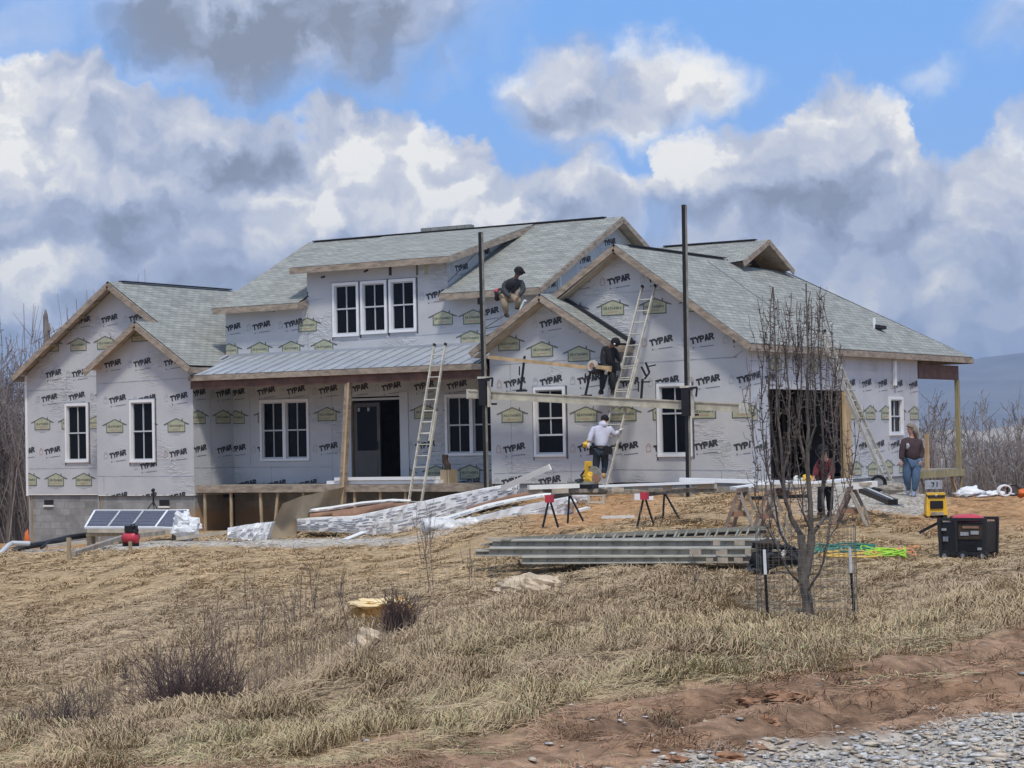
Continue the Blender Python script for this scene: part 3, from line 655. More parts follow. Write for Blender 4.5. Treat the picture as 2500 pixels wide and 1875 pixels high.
def wall(name,parent,origin,axis,polys,holes=(),prints=(),seams=(),th=.12,m='wrap',sign=-1,reveal='tanwood',zlift=.003):
    """flat wall. axis 'x': u runs along X and the wall faces -Y; axis 'y': u runs along Y and the wall faces +X"""
    b=MB()
    def W3(u,z,o=0.0):
        return (u,origin-o,z) if axis=='x' else (origin+o,u,z)
    for poly in polys:
        parts=[list(poly)]
        for h in holes:
            nx=[]
            for q in parts: nx+=minus_rect(q,h)
            parts=nx
        for q in parts:
            ar=sum(q[i][0]*q[(i+1)%len(q)][1]-q[(i+1)%len(q)][0]*q[i][1] for i in range(len(q)))
            if abs(ar)<1e-5: continue
            if ar<0: q=q[::-1]
            k=len(q); b.add([W3(*p) for p in q],[tuple(range(k))],m)
            b.add([W3(p[0],p[1],-th) for p in q],[tuple(range(k-1,-1,-1))],'tanwood')
    for u0,u1,z0,z1 in holes:
        c=[(u0,z0),(u1,z0),(u1,z1),(u0,z1)]
        for i in range(4):
            p,q=c[i],c[(i+1)%4]; b.add([W3(*q),W3(*p),W3(p[0],p[1],-th),W3(q[0],q[1],-th)],[(0,1,2,3)],reveal)
    def put(mn,q,lift):
        for poly in polys:
            P=[(p[0],p[1]) for p in poly]; ar=sum(P[i][0]*P[(i+1)%len(P)][1]-P[(i+1)%len(P)][0]*P[i][1] for i in range(len(P)))
            if ar<0: P=P[::-1]
            c=clip_convex([(p[0],p[1]) for p in q],P)
            if len(c)<3: continue
            cs=[c]
            for h in holes:
                nx=[]
                for r in cs: nx+=minus_rect(r,h)
                cs=nx
            for r in cs:
                if len(r)>=3: b.add([W3(p[0],p[1],lift) for p in r],[tuple(range(len(r)))],mn)
    for s in seams:   # (u0,z0,u1,z1,width)
        put(s[5] if len(s)>5 else 'seam',stroke((s[0],s[1]),(s[2],s[3]),s[4]),zlift)
    pr=random.Random(int(abs(origin)*97)+len(prints))
    for kind,u,z in prints:
        u+=pr.uniform(-.022,.022); z+=pr.uniform(-.018,.018)
        if kind=='T':
            for i,(mn,q) in enumerate(pr_typar(u,z)): put(mn,q,zlift+.0012+.00015*(i%7))
        elif kind=='L':
            for i,(mn,q) in enumerate(pr_logo(u,z)): put(mn,q,zlift+.0012*(1+(q[0][2]))+.00012*(i%6))
    return b.build(name,parent)
def row(kind,u0,n,z,pitch=1.1,jit=.0): return [(kind,u0+i*pitch,z+jit*i) for i in range(n)]
# ------------------------------------------------------------------ windows
def window(parent,u0,u1,z0,z1,plane,axis='x',cols=2,rows=2,units=1,dark_tape=True,sash_open=False,rowfrac=.5,single_bottom=False):
    """white framed double hung unit standing 4 cm proud of the wrap; panes and muntins are its sub-parts"""
    def B(mb,a0,a1,b0,b1,o0,o1,mn):
        if axis=='x': mb.box((a0,plane-o1,b0),(a1,plane-o0,b1),mn)
        else: mb.box((plane+o0,a0,b0),(plane+o1,a1,b1),mn)
    fr=MB(); t=.075
    B(fr,u0,u1,z1-t,z1,-.09,.045,'white'); B(fr,u0,u1,z0,z0+t*.85,-.09,.055,'white')
    B(fr,u0,u0+t,z0+t*.85,z1-t,-.09,.045,'white'); B(fr,u1-t,u1,z0+t*.85,z1-t,-.09,.045,'white')
    w_=(u1-u0)/units
    for k in range(1,units): B(fr,u0+k*w_-.055,u0+k*w_+.055,z0+t*.85,z1-t,-.09,.043,'white')
    f=fr.build('window',parent)
    gl=MB(); mu=MB()
    for k in range(units):
        a0=u0+k*w_+(.055 if k else t); a1=u0+(k+1)*w_-(.055 if k<units-1 else t); b0=z0+t*.85; b1=z1-t
        B(gl,a0,a1,b0,b1,-.085,-.06,'glass')
        zm=b0+(b1-b0)*rowfrac
        # sash rails
        for c in ((a0,a0+.035,b0,b1),(a1-.035,a1,b0,b1)): B(mu,*c,-.06,-.02,'trimgrey')
        B(mu,a0+.035,a1-.035,b1-.035,b1,-.06,-.02,'trimgrey'); B(mu,a0+.035,a1-.035,b0,b0+.045,-.06,-.015,'trimgrey')
        B(mu,a0+.035,a1-.035,zm-.02,zm+.02,-.06,-.012,'trimgrey')
        am=(a0+a1)/2
        B(mu,am-.012,am+.012,zm+.02,b1-.035,-.06,-.025,'trimgrey')
        zb=b0+.045
        if sash_open:
            zs=b0+(b1-b0)*.30; B(mu,a0+.035,a1-.035,zs-.025,zs+.02,-.06,-.008,'white'); zb=zs+.02
        B(mu,am-.012+.004,am+.012+.004,zb,zm-.02,-.06,-.03,'trimgrey')
    gl.build('pane',f); mu.build('sash',f)
    if dark_tape:
        fl=MB(); B(fl,u1,u1+.05,z0-.06,z1+.02,.001,.006,'flash'); B(fl,u0-.04,u0,z0-.08,z1+.02,.001,.006,'flash')
        B(fl,u0-.03,u1+.03,z1,z1+.03,.001,.006,'seam'); fl.build('flashing',f)
    return f
def px_rect(x0,x1,y0,y1,Y=None,X=None):
    a=U((x0+x0)/2,(y0+y1)/2,X=X,Y=Y); b=U(x1,(y0+y1)/2,X=X,Y=Y); c=U((x0+x1)/2,y0,X=X,Y=Y); d=U((x0+x1)/2,y1,X=X,Y=Y)
    i=0 if Y is not None else 1
    return a[i],b[i],d[2],c[2]
# ------------------------------------------------------------------ the house
H=thing('house','unfinished house wrapped in printed white building paper with grey shingle roofs','house',(-33.0,50.0,-1.4))
YL=47.14; YB=46.14; YM=47.9; YS=46.0; YG=46.6; XS=-22.6
ZF=-1.40      # wrap ends, block begins
# windows
wLW=px_rect(160.5,217,984.7,1129,Y=YL); wB=px_rect(317.8,378.9,976,1129,Y=YB)
wU=[px_rect(812.8,876.8,689.8,821.8,Y=YM),px_rect(881.5,945.5,685.4,815.6,Y=YM),px_rect(950.9,1016.8,680.7,811,Y=YM)]
wP=px_rect(636,755.6,974.8,1125,Y=YM); wQ=px_rect(1088,1217,961,1112,Y=YM)
wS=px_rect(1303.9,1381.8,944.5,1115,Y=YS); wG=px_rect(1605.5,1690,935.6,1115,Y=YG); wR=px_rect(2170,2203,969,1063,X=XS)
door=px_rect(858.7,978,968,1169,Y=YM); door=(door[0],door[1],-1.02,door[3])
# --- left wing front
def ridge_poly(u0,u1,zb,ur,zr,sl_l,sl_r): return [(u0,zb),(u1,zb),(u1,zr-(u1-ur)*sl_r),(ur,zr),(u0,zr-(ur-u0)*sl_l)]
P=[]
P+=row('T',-47.30,3,-.06,1.09)+row('L',-46.6,3,.73,1.09)+row('T',-46.30,3,1.55)+row('T',-46.15,4,2.27,1.1)+row('L',-46.2,4,3.08,1.1)+row('T',-44.93,3,3.84,1.1)+row('L',-47.22,4,-.98,1.13)
wall('wall',H,YL,'x',[ridge_poly(-47.23,-43.2,ZF,-43.5,4.80,.667,.667)[:0] or [(-47.23,ZF),(-42.0,ZF),(-42.0,3.80),(-43.5,4.80),(-47.23,2.31)]],[(wLW[0]+.04,wLW[1]-.04,wLW[2]+.04,wLW[3]-.04)],P,
 [(-47.2,-.60,-43.4,-.60,.022),(-47.2,1.78,-45.6,1.80,.03),(-45.6,1.80,-45.6,2.15,.02),(-45.6,2.15,-44.3,2.15,.02),(-47.23,ZF+.01,-43,ZF+.01,.03,'whiteboard')])
window(H,*wLW,YL)
# --- bump-out of the left wing
P=row('T',-42.65,3,-.18,2.31/2)+row('L',-42.73,3,.57,1.16)+row('T',-42.62,3,1.39,1.15)+row('T',-42.81,3,2.43,1.14)+row('L',-42.85,3,3.2,1.12)+row('T',-41.5,1,-.52)+row('T',-42.6,3,-1.42,1.1)
wall('wall',H,YB,'x',[[(-43.45,ZF),(-39.77,ZF),(-39.77,2.40),(-41.55,3.50),(-43.45,2.33)]],[(wB[0]+.04,wB[1]-.04,wB[2]+.04,wB[3]-.04)],P,
 [(-43.4,1.87,-39.8,1.93,.022),(-43.45,-.83,-39.77,-.86,.022),(-43.2,-.85,-43.2,-1.3,.018),(-43.4,ZF+.01,-39.8,ZF+.01,.03,'whiteboard')])
window(H,*wB,YB)
wall('wall',H,-43.45,'y',[[(YB,-3.4),(YL,-3.4),(YL,2.4),(YB,2.4)]],th=-.1)
wall('wall',H,-39.77,'y',[[(YB,ZF),(YM,ZF),(YM,2.30),(YB,2.30)]],(),row('T',46.35,2,1.5,1.1)+row('L',46.35,2,.78,1.1)+row('T',46.35,2,-.1,1.1),[(YB,-.62,YM,-.64,.02),(46.9,-1.3,46.9,2.2,.02)])
wall('wall',H,-47.23,'y',[[(YL,-3.6),(57,-3.6),(57,2.3),(YL,2.3)]],th=-.1)
b=MB(); b.box((-47.32,YL-.02,ZF-.02),(-47.235,YL+.12,2.25),'white'); b.build('corner_board',H)
# --- main front: porch wall and upper storey
P=row('T',-40.75,13,-.10,1.1)+row('L',-40.75,12,.77,1.1)+row('T',-40.75,13,1.53,1.1)+row('T',-39.3,12,-1.12,1.1)+row('L',-39.3,10,-.9,1.1)[5:]
P+=row('L',-39.87,4,2.70,1.14)+row('T',-39.80,3,3.42,1.14)+[('L',-36.99,3.32),('T',-37.3,4.16),('L',-32.39,3.30),('L',-31.4,3.29),('T',-30.93,3.44),('L',-31.47,2.74),('T',-30.2,3.95),('L',-30.6,2.7),('T',-32.6,4.0)]
upper=[[(-40.0,2.2),(-37.0,2.2),(-37.0,4.12),(-40.0,4.12)],[(-37.0,2.2),(-32.2,2.2),(-32.2,5.02),(-37.0,5.02)],[(-32.2,2.2),(-29.4,2.2),(-29.4,4.12),(-32.2,4.12)]]
lower=[[(-40.0,-1.3),(-29.4,-1.3),(-29.4,2.2),(-40.0,2.2)]]
hs=[(a+.04,b_-.04,c+.04,d-.04) for a,b_,c,d in wU+[wP,wQ]]+[door]
wall('wall',H,YM,'x',lower+upper,hs,P,[(-39.9,-.64,-36.2,-.66,.022),(-33.7,-.62,-29.5,-.66,.022),(-36.2,2.1,-36.2,-1.2,.02),(-39.15,-.6,-39.15,2.1,.02),(-38.4,-1.1,-38.4,-.6,.015),(-39.0,2.86,-37.0,2.80,.02),(-37.0,2.6,-37.0,3.7,.02),(-37.0,4.05,-36.4,4.08,.012),(-30.5,2.7,-30.5,3.5,.02),(-35.9,2.85,-30.6,2.95,.022),(-39.5,3.86,-39.5,4.1,.03,'inkg'),(-38.2,3.80,-38.2,4.1,.10,'inkd'),(-38.35,3.80,-38.35,4.1,.08,'inky'),(-32.9,4.55,-32.9,4.9,.13,'inky'),(-33.2,4.55,-33.2,4.9,.07,'inkd'),(-34.1,4.6,-34.1,4.9,.10,'ink'),(-31.2,3.65,-31.2,3.9,.09,'ink'),(-30.3,3.6,-30.3,3.95,.12,'inky'),(-36.5,4.68,-36.35,4.7,.06,'ink'),(-35.0,4.75,-34.85,4.8,.06,'ink')])
for w_ in wU: window(H,*w_,YM,rowfrac=.52)
window(H,*wP,YM,units=2,rowfrac=.5,dark_tape=False); window(H,*wQ,YM,units=2,rowfrac=.5,dark_tape=False)
# --- small gable right of the porch
P=row('T',-28.98,3,-.22,1.1)+row('L',-29.02,3,.57,1.09)+row('T',-28.94,3,1.47,1.1)+[('L',-29.08,2.42),('L',-28.1,2.22),('L',-27.01,2.08),('T',-27.84,2.95),('T',-26.75,2.88)]+row('T',-29.06,3,-1.06,1.1)+[('T',-30.04,-.2)]
wall('wall',H,YS,'x',[[(-29.67,-1.12),(-26.18,-1.12),(-26.18,2.45),(-27.88,3.52),(-29.67,2.40)]],[(wS[0]+.04,wS[1]-.04,wS[2]+.04,wS[3]-.04)],P,
 [(-29.6,-.86,-26.2,-.80,.022),(-29.05,-.85,-29.05,1.95,.025),(-27.3,-1.1,-27.3,-.6,.02),(-29.6,1.92,-26.3,2.0,.02)])
window(H,*wS,YS,sash_open=True,rowfrac=.56)
wall('wall',H,-26.18,'y',[[(YS,-1.12),(YG,-1.12),(YG,2.4),(YS,2.4)]],(),[('T',46.25,1.45),('L',46.4,.57),('T',46.35,-.22)],[(YS,-.8,YG,-.8,.02)])
wall('wall',H,-29.67,'y',[[(YS,-1.5),(YM,-1.5),(YM,2.4),(YS,2.4)]],th=-.1)
# --- garage gable
P=row('T',-26.05,4,-.23,1.11)+row('L',-26.05,4,.57,1.1)+row('T',-25.95,4,1.38,1.11)+row('T',-27.25,5,2.38,1.13)+row('L',-27.5,4,3.21,1.17)+row('T',-27.35,4,3.97,1.17)
wall('wall',H,YG,'x',[[(-29.4,-1.12),(XS,-1.12),(XS,2.28),(-26.05,4.72),(-29.4,2.55)]],[(wG[0]+.04,wG[1]-.04,wG[2]+.04,wG[3]-.04)],P,
 [(-26.2,-.80,XS,-.86,.025),(-26.4,1.84,-22.9,1.90,.03),(-23.0,1.9,-22.75,2.05,.03),(-27.2,3.62,-24.5,3.64,.012),(-23.4,-.85,-23.4,-1.1,.02)])
window(H,*wG,YG,rowfrac=.60)
# --- right flank with the garage opening
gar=(47.70,52.30,-1.30,1.13)
P=row('T',46.9,2,1.42,.9)+row('T',52.7,5,1.33,1.12)+row('L',53.0,5,.50,1.05)+row('T',52.4,5,-.33,1.12)+row('L',46.7,1,.5)+row('T',47.2,1,-.3)+[('L',48.1,1.75),('L',50.3,1.72),('T',49.4,1.95)]+row('L',53.0,5,-1.0,1.1)
wall('wall',H,XS,'y',[[(YG,-1.22),(57.55,-1.22),(57.55,2.10),(YG,2.10)]],[gar,(wR[0]+.04,wR[1]-.04,wR[2]+.04,wR[3]-.04)],P,
 [(52.4,-.88,57.5,-.93,.022),(YG,1.80,47.6,1.80,.02),(47.3,-1.1,47.3,2.0,.02),(55.9,-.8,55.9,-.15,.02),(57.0,1.0,57.0,1.95,.02),(55.0,1.3,55.0,2.0,.015),(56.2,1.3,56.2,2.0,.015)],th=.14)
window(H,*wR,XS,axis='y',dark_tape=False)
b=MB(); b.box((XS-.02,52.18,-1.3),(XS+.045,52.62,1.10),'newwood'); b.build('door_jamb',H,)
b=MB(); b.box((XS+.01,55.65,1.30),(XS+.08,55.80,1.98),'white'); b.build('trim_scrap',H)
# --- foundation
b=MB()
b.box((-47.2,YL+.06,-4.2),(-43.0,YL+.25,ZF),'block'); b.box((-43.42,YB+.06,-4.2),(-39.80,YB+.25,ZF),'block')
b.box((-40.0,YB+.25,-4.2),(-39.80,YM,ZF),'block'); b.box((-47.2,YL+.25,-4.2),(-47.0,57,ZF),'block'); b.box((-43.42,YB+.25,-4.2),(-43.2,YL+.06,ZF),'block')
b.box((-39.80,YM+.04,-4.2),(-29.4,YM+.22,-1.3),'block'); b.box((-29.62,YS+.05,-3.2),(-26.22,YS+.22,-1.12),'block')
b.box((-26.4,YG+.05,-3.2),(XS-.03,YG+.22,-1.12),'block'); b.box((XS-.24,YG+.22,-3.2),(XS-.03,57.5,-1.22),'block'); b.box((-29.62,YS+.22,-3.2),(-29.45,YM+.04,-1.12),'block')
b.build('foundation',H)
for (x0,y0,x1,y1,Yp) in ((108.5,1220.5,131,1233,YL+.06),(389.5,1220.5,414,1235.5,YB+.06)):
    r=px_rect(x0,x1,y0,y1,Y=Yp); b=MB(); b.box((r[0],Yp-.012,r[2]),(r[1],Yp-.002,r[3]),'black'); b.box((r[0]-.01,Yp-.05,r[2]-.05),(r[1]+.01,Yp-.003,r[2]-.002),'whiteboard'); b.build('foundation_vent',H)
# --- floors and inside walls, coloured near-black for the shade of the rooms
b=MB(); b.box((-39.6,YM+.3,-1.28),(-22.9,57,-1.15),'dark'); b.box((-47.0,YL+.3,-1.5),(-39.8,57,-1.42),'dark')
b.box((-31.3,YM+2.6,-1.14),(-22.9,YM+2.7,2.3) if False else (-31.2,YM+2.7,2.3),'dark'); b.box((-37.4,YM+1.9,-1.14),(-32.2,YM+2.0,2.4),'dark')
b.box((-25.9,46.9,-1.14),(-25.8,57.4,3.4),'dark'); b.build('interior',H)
for y in np.arange(47.9,57,.41):
    b=MB(); b.box((-25.8,y,-1.14),(-25.72,y+.04,2.2),'tanwood'); b.build('wall_stud',H)
# --- rear and far sides
wall('wall',H,57.0,'x',[[(-47.2,-3.5),(XS,-3.5),(XS,2.2),(-47.2,2.2)]],th=.1)
# --- chimney-less roofs
def roof(name,polys,th=.05,ms='shingle',mside='ridge'):
    b=MB()
    for p in polys: b.slab(p,th,ms,mside,'soffit')
    return b.build(name,H)
SL=.667
def zl(X): return 4.91-SL*abs(X+43.5)
roof('roof',[[(-43.5,46.74,4.91),(-43.5,55.5,4.91),(-47.42,55.5,zl(-47.42)),(-47.42,46.74,zl(-47.42))]])
roof('roof',[[(-43.5,46.74,4.91),(-41.55,46.74,zl(-41.55)),(-41.55,45.74,zl(-41.55)),(-39.55,45.74,zl(-39.55)),(-39.55,47.88,zl(-39.55)),(-40.0,47.88,zl(-40.0)),(-40.0,55.5,zl(-40)),(-43.5,55.5,4.91)]])
zb=zl(-41.55)
roof('roof',[[(-41.55,45.74,zb),(-41.55,47.1,zb),(-43.52,47.1,zb-.66*1.97),(-43.52,45.74,zb-.66*1.97)]])
ZE=3.98; ZR=6.19; YE=47.5; YR=52.04
def zm(Y): return ZE+(ZR-ZE)*(Y-YE)/(YR-YE)
def zd(Y): return 4.98+(ZR-4.98)*(Y-YE)/(YR-YE)
roof('roof',[[(-40.1,YE,ZE),(-37.02,YE,ZE),(-37.02,YR,ZR),(-40.1,YR,ZR)]])
roof('roof',[[(-32.2,YE,ZE),(-29.04,YE,ZE),(-29.04,YR,ZR),(-32.2,YR,ZR)]])
roof('roof',[[(-37.25,YE,4.98),(-31.88,YE,4.98),(-31.88,YR,ZR+.004),(-37.25,YR,ZR+.004)]])
roof('roof',[[(-40.1,YR,ZR),(-29.04,YR,ZR),(-29.04,56.6,3.97),(-40.1,56.6,3.97)]])
roof('roof',[[(-36.3,52.6,6.40),(-34.5,52.6,6.40),(-34.9,53.4,6.46),(-36.1,53.4,6.46)]],.5,mside='shingle')
XR=-26.05; ZG=4.83
def zgl(X): return ZG-.64*(XR-X)
def zgr(X): return ZG-.71*(X-XR)
roof('roof',[[(XR,46.2,ZG),(XR,54,ZG),(-29.45,54,zgl(-29.45)),(-29.45,47.85,zgl(-29.45)),(-29.97,47.85,zgl(-29.97)),(-29.97,45.6,zgl(-29.97)),(-27.88,45.6,zgl(-27.88)),(-27.88,46.2,zgl(-27.88))]])
zs=zgl(-27.88)
roof('roof',[[(-27.88,45.6,zs),(-25.79,45.6,zs-.63*2.09),(-25.79,46.58,zs-.63*2.09),(-27.88,46.58,zs)]])
XE=-22.35
roof('roof',[[(XR,46.2,ZG),(XE,46.2,zgr(XE)),(XE,61.35,zgr(XE)),(-25.80,55.6,zgr(-25.8)),(-25.80,52.45,zgr(-25.8)),(XR,52.4,ZG)]])
roof('roof',[[(-29.4,54.03,5.45),(-29.4,48.5,5.45-.43*5.53),(-26.1,48.5,5.45-.43*5.53),(-26.05,52.30,5.45-.43*1.73),(-25.52,52.45,5.45-.43*1.58),(-25.52,54.03,5.45)]])
roof('roof',[[(-29.4,54.03,5.45),(-25.52,54.03,5.45),(-25.52,55.62,4.72),(-25.8,55.6,zgr(-25.8)+.03),(XE,61.35,zgr(XE)),(-29.4,61.35,2.2)]])
# metal porch roof with standing seams
b=MB(); YP=45.88; zt=2.57; ze=1.99
b.slab([(-39.66,YP,ze),(-29.95,YP,ze),(-29.95,YM-.01,zt),(-39.92,YM-.01,zt)],.03,'metal_roof','ridge','soffit')
for i in range(24):
    x=-39.62+i*.415
    if x>-30: break
    b.beam((x,YP-.005,ze+.015),(x+.0-.0,YM-.02,zt+.015),.03,.035,'metal_roof')
b.box((-39.9,YM-.04,zt-.02),(-29.5,YM-.002,zt+.07),'metal_roof')
b.beam((-39.68,YP,ze+.02),(-39.94,YM,zt+.05),.10,.03,'metal_roof')
b.build('metal_roof',H)
b=MB(); b.beam((-39.9,YP+.5,ze+.10),(-39.45,YP-.02,ze-.03),.25,.02,'ridge'); b.build('roof_flashing',H)
# ridge caps, dark strips
b=MB()
for a,c in (((-43.5,47.3,4.94),(-43.5,52.35,4.94)),((-39.9,YR,ZR+.02),(-29.6,YR,ZR+.02)),((XR,46.9,ZG+.02),(XR,52.3,ZG+.02)),((-28.8,54.03,5.47),(-25.9,54.03,5.47))):
    b.beam(a,c,.18,.028,'ridge')
b.build('ridge_cap',H)
# flashing where small gable roof meets the garage wall
b=MB(); b.beam((-27.95,46.50,zs+.05),(-25.70,46.50,zs-.63*2.16+.05),.12,.10,'ridge'); b.box((-27.7,46.585,3.3),(-27.6,46.60,3.7),'white'); b.build('roof_flashing',H)
def onslope(x,y):
    d=ray(x,y); n=np.array([.71,0,1.0]); return d*((ZG+.71*XR+.012)/float(n@d))
b=MB(); b.beam(onslope(1728,638),onslope(1905,764),.02,.010,'inkg'); b.build('shingle_seam',H)
# --- fascia and rake boards
def board(a,c,wd=.035,ht=.17,mn='fascia',drop=.10):
    a=np.array(a,float); c=np.array(c,float); b=MB(); b.beam(a-[0,0,drop],c-[0,0,drop],wd,ht,mn); return b.build('fascia_board',H)
f=.075
board((-47.44,46.72,zl(-47.44)),(-43.5,46.72,4.91),drop=.13); board((-43.5,46.72,4.91),(-41.6,46.72,zl(-41.6)),drop=.13)
board((-43.54,45.72,zb-.66*1.99),(-41.55,45.72,zb),drop=.13); board((-41.55,45.72,zb),(-39.53,45.72,zl(-39.53)),drop=.13)
board((-39.53,45.72,zl(-39.53)),(-39.53,YM,zl(-39.53)),drop=.13); board((-47.44,46.72,zl(-47.44)),(-47.44,55,zl(-47.44)),drop=.13)
board((-40.12,YE-.02,ZE),(-37.0,YE-.02,ZE)); board((-32.2,YE-.02,ZE),(-29.02,YE-.02,ZE),mn='newwood' if 0 else 'fascia'); board((-37.27,YE-.02,4.98),(-31.86,YE-.02,4.98))
board((-31.86,YE-.02,4.98),(-31.86,YR-.2,zd(YR-.2))); board((-37.27,YE-.02,4.98),(-37.27,YR-.2,zd(YR-.2))); board((-37.0,YE-.02,ZE),(-36.98,YE+.35,ZE+.1))
board((-29.02,YE-.02,ZE),(-29.02,YR,ZR),ht=.15,drop=.10); board((-29.02,YR,ZR),(-29.02,56.6,3.97),ht=.15,drop=.10); board((-40.12,YE-.02,ZE),(-40.12,YR,ZR))
board((-29.99,45.58,zgl(-29.99)),(-27.88,45.58,zs),ht=.15,drop=.11); board((-27.88,45.58,zs),(-25.77,45.58,zs-.63*2.11),ht=.15,drop=.11); board((-25.77,45.58,zs-.63*2.11),(-25.77,46.56,zs-.63*2.11),drop=.13)
board((-27.88,46.18,zs),(XR,46.18,ZG),ht=.155,drop=.11); board((XR,46.18,ZG),(XE,46.18,zgr(XE)),ht=.155,drop=.11)
board((XE+.02,46.18,zgr(XE)),(XE+.02,61.36,zgr(XE)),ht=.16,drop=.10); board((XE,61.37,zgr(XE)),(-29,61.37,2.2),drop=.11)
board((-25.50,52.4,4.74),(-25.50,54.03,5.46),ht=.15,drop=.08); board((-25.50,54.03,5.46),(-25.50,55.65,4.70),ht=.15,drop=.08)
board((-39.68,YP-.02,ze),(-29.67,YP-.02,ze),ht=.15,drop=.09)
# soffits under the rakes (raw boards seen from below)
b=MB()
b.beam((-29.9,45.8,zgl(-29.9)-.245),(-27.95,45.8,zs-.225),.40,.03,'soffit'); b.beam((-28.0+.3,46.40,zgl(-27.7)-.245),(XR-.05,46.40,ZG-.245),.38,.03,'soffit')
b.build('soffit',H)
for X0 in np.arange(-47.2,-43.6,.6):
    b=MB(); b.beam((X0,YL,zl(X0)-.12),(X0,46.76,zl(X0)-.12),.04,.09,'tanwood'); b.build('lookout',H)
# attic walls: main right gable, dormer cheeks, gablet
wall('wall',H,-29.4,'y',[[(YM,1.5),(56.2,1.5),(56.2,4.0),(YR,ZR-.10),(YM,zm(YM)-.10)]],(),row('T',48.6,4,4.1,1.5)+[('T',50.5,4.9),('T',51.9,5.5),('T',53.1,5.1)],[(50,2,50,5.2,.02),(49.2,3.9,49.2,4.6,.06,'white'),(49.0,3.8,49.0,4.5,.03,'ink')])
wall('wall',H,-32.2,'y',[[(YM,zm(YM)-.05),(YR-.1,ZR-.06),(YM,zd(YM)-.12)]],(),[('T',48.6,4.75),('T',49.7,5.25)],[(YM,4.3,50,5.6,.02,'ink')],m='wrap')
wall('wall',H,-37.0,'y',[[(YM,zm(YM)-.05),(YR-.1,ZR-.06),(YM,zd(YM)-.12)]],th=-.1)
wall('gablet_wall',H,-26.35,'y',[[(52.45,4.6),(55.6,4.6),(54.03,5.36)]],m='dark')  # dark colour paints the shadow inside the gablet
# chamfered roof vent and pipe on the right slope
q=U(2140,790,X=-23.4); b=MB(); zc=zgr(-23.4); b.beam((-23.4,56.4,zc+.06),(-23.25,56.75,zc+.02),.18,.10,'ridge'); b.tube([(-23.42,56.42,zc),(-23.42,56.42,zc+.30)],.045,'white',8); b.build('vent_pipe',H)
# --- porch
b=MB(); b.box((-39.68,YP+.06,1.60),(-29.75,YP+.22,1.88),'beam'); b.box((-39.7,YP+.22,1.80),(-29.7,YM-.02,1.84),'dark'); b.build('porch_beam',H)  # the dark sheet paints the shade of the open porch ceiling
ZP=-1.12
b=MB(); b.box((-39.75,YB+.10,ZP-.04),(-29.70,YM-.02,ZP),'greywood'); b.build('porch_floor',H)
b=MB(); b.box((-39.76,YB+.05,ZP-.20),(-29.9,YB+.098,ZP-.005),'fascia'); b.build('rim_joist',H)
for px_,py0,py1,dx in ((500,1204,1296,0),(564,1204,1290,0),(636,1204,1288,.02),(679,1204,1275,-.10),(741,1204,1280,0),(866,1204,1290,0),(929,1204,1290,0),(990,1204,1290,0)):
    a=U(px_,py0,Y=YB+.15); b=MB(); zz=tzf(a[0],a[1])-.05; b.beam((a[0],a[1],ZP-.2),(a[0]+dx*1.5,a[1],zz),.07,.05,'tanwood',up=(0,1,0)); b.build('floor_prop',H)
a=U(851,934,Y=YP+.15); c=U(838,1187,Y=YB+.02); b=MB(); d=(c-a); e=a+d*1.22; b.beam(a,e,.15,.15,'newwood' if 0 else 'fascia',up=(0,1,0)); b.beam(a+[.06,-.085,0],e+[.06,-.085,0],.05,.02,'newwood',up=(0,1,0)); b.build('porch_post',H)
# --- front door: jamb, slab with window and handle, open side
d0,d1,dz0,dz1=door
b=MB(); jw=.07
b.box((d0-.16,YM-.03,dz0),(d0,YM-.002,dz1+.1),'trimgrey'); b.box((d1,YM-.03,dz0),(d1+.28,YM-.002,dz1+.1),'trimgrey'); b.box((d0-.1,YM-.035,dz1-.10),(d1+.1,YM+.06,dz1-.04),'trimgrey')
b.build('door_frame',H)
sw=(d1-d0)*.53; b=MB(); b.box((d0+.07,YM+.03,dz0+.01),(d0+.07+sw,YM+.075,dz1-.17),'door')
b.box((d0+.17,YM+.02,dz0+.10),(d0+.07+sw-.10,YM+.029,dz0+.62),'door'); dd=b.build('door',H)
g=MB(); g.box((d0+.18,YM+.018,dz0+.80),(d0+.07+sw-.11,YM+.028,dz1-.28),'glass'); g.build('door_pane',dd)
g=MB(); g.tube([(d0+sw-.0,YM+.0,dz0+.82),(d0+sw-.0,YM+.0,dz0+1.05)],.018,'black',6); g.build('handle',dd)
g=MB(); 
for k in (.22,.55): g.box((d0+k,YM+.005,dz1-.40),(d0+k+.07,YM+.015,dz1-.30),'inkl')
g.build('sticker',dd)
g=MB(); g.box((d0+.05,YM+.05,dz1-.13),(d1-.02,YM+.06,dz1-.02),'glass'); g.build('transom_pane',H)
# --- covered porch behind the garage
b=MB(); b.box((XS-.10,57.56,1.52),(XS+.03,60.75,1.94),'tanwood' if 0 else 'beam'); b.build('porch_beam',H)
b=MB(); b.box((XS-.03,60.54,-1.35),(XS+.08,60.66,1.52),'treated'); b.build('porch_post',H)
b=MB(); b.box((XS+.0,60.70,-1.9),(XS+.06,60.74,1.5),'treated'); b.build('porch_post',H)
dz=U(2290,1150,X=XS)[2]
b=MB(); b.box((-27,57.56,dz-.18),(XS+.10,60.85,dz+.02),'treated'); b.box((-27,57.56,dz+.02),(XS+.05,60.8,dz+.05),'greywood')
b.box((-26.9,60.7,-2.3),(-26.7,60.85,dz-.18),'tanwood'); b.beam((XS-.02,60.6,dz-.9),(XS-.02,60.1,dz-.2),.08,.08,'tanwood'); b.build('rear_deck',H)
a=U(2262,1060,X=XS); b=MB(); b.box((XS-.04,a[1]-.06,dz-.15),(XS+.04,a[1]+.08,a[2]),'newwood'); b.build('deck_post',H)
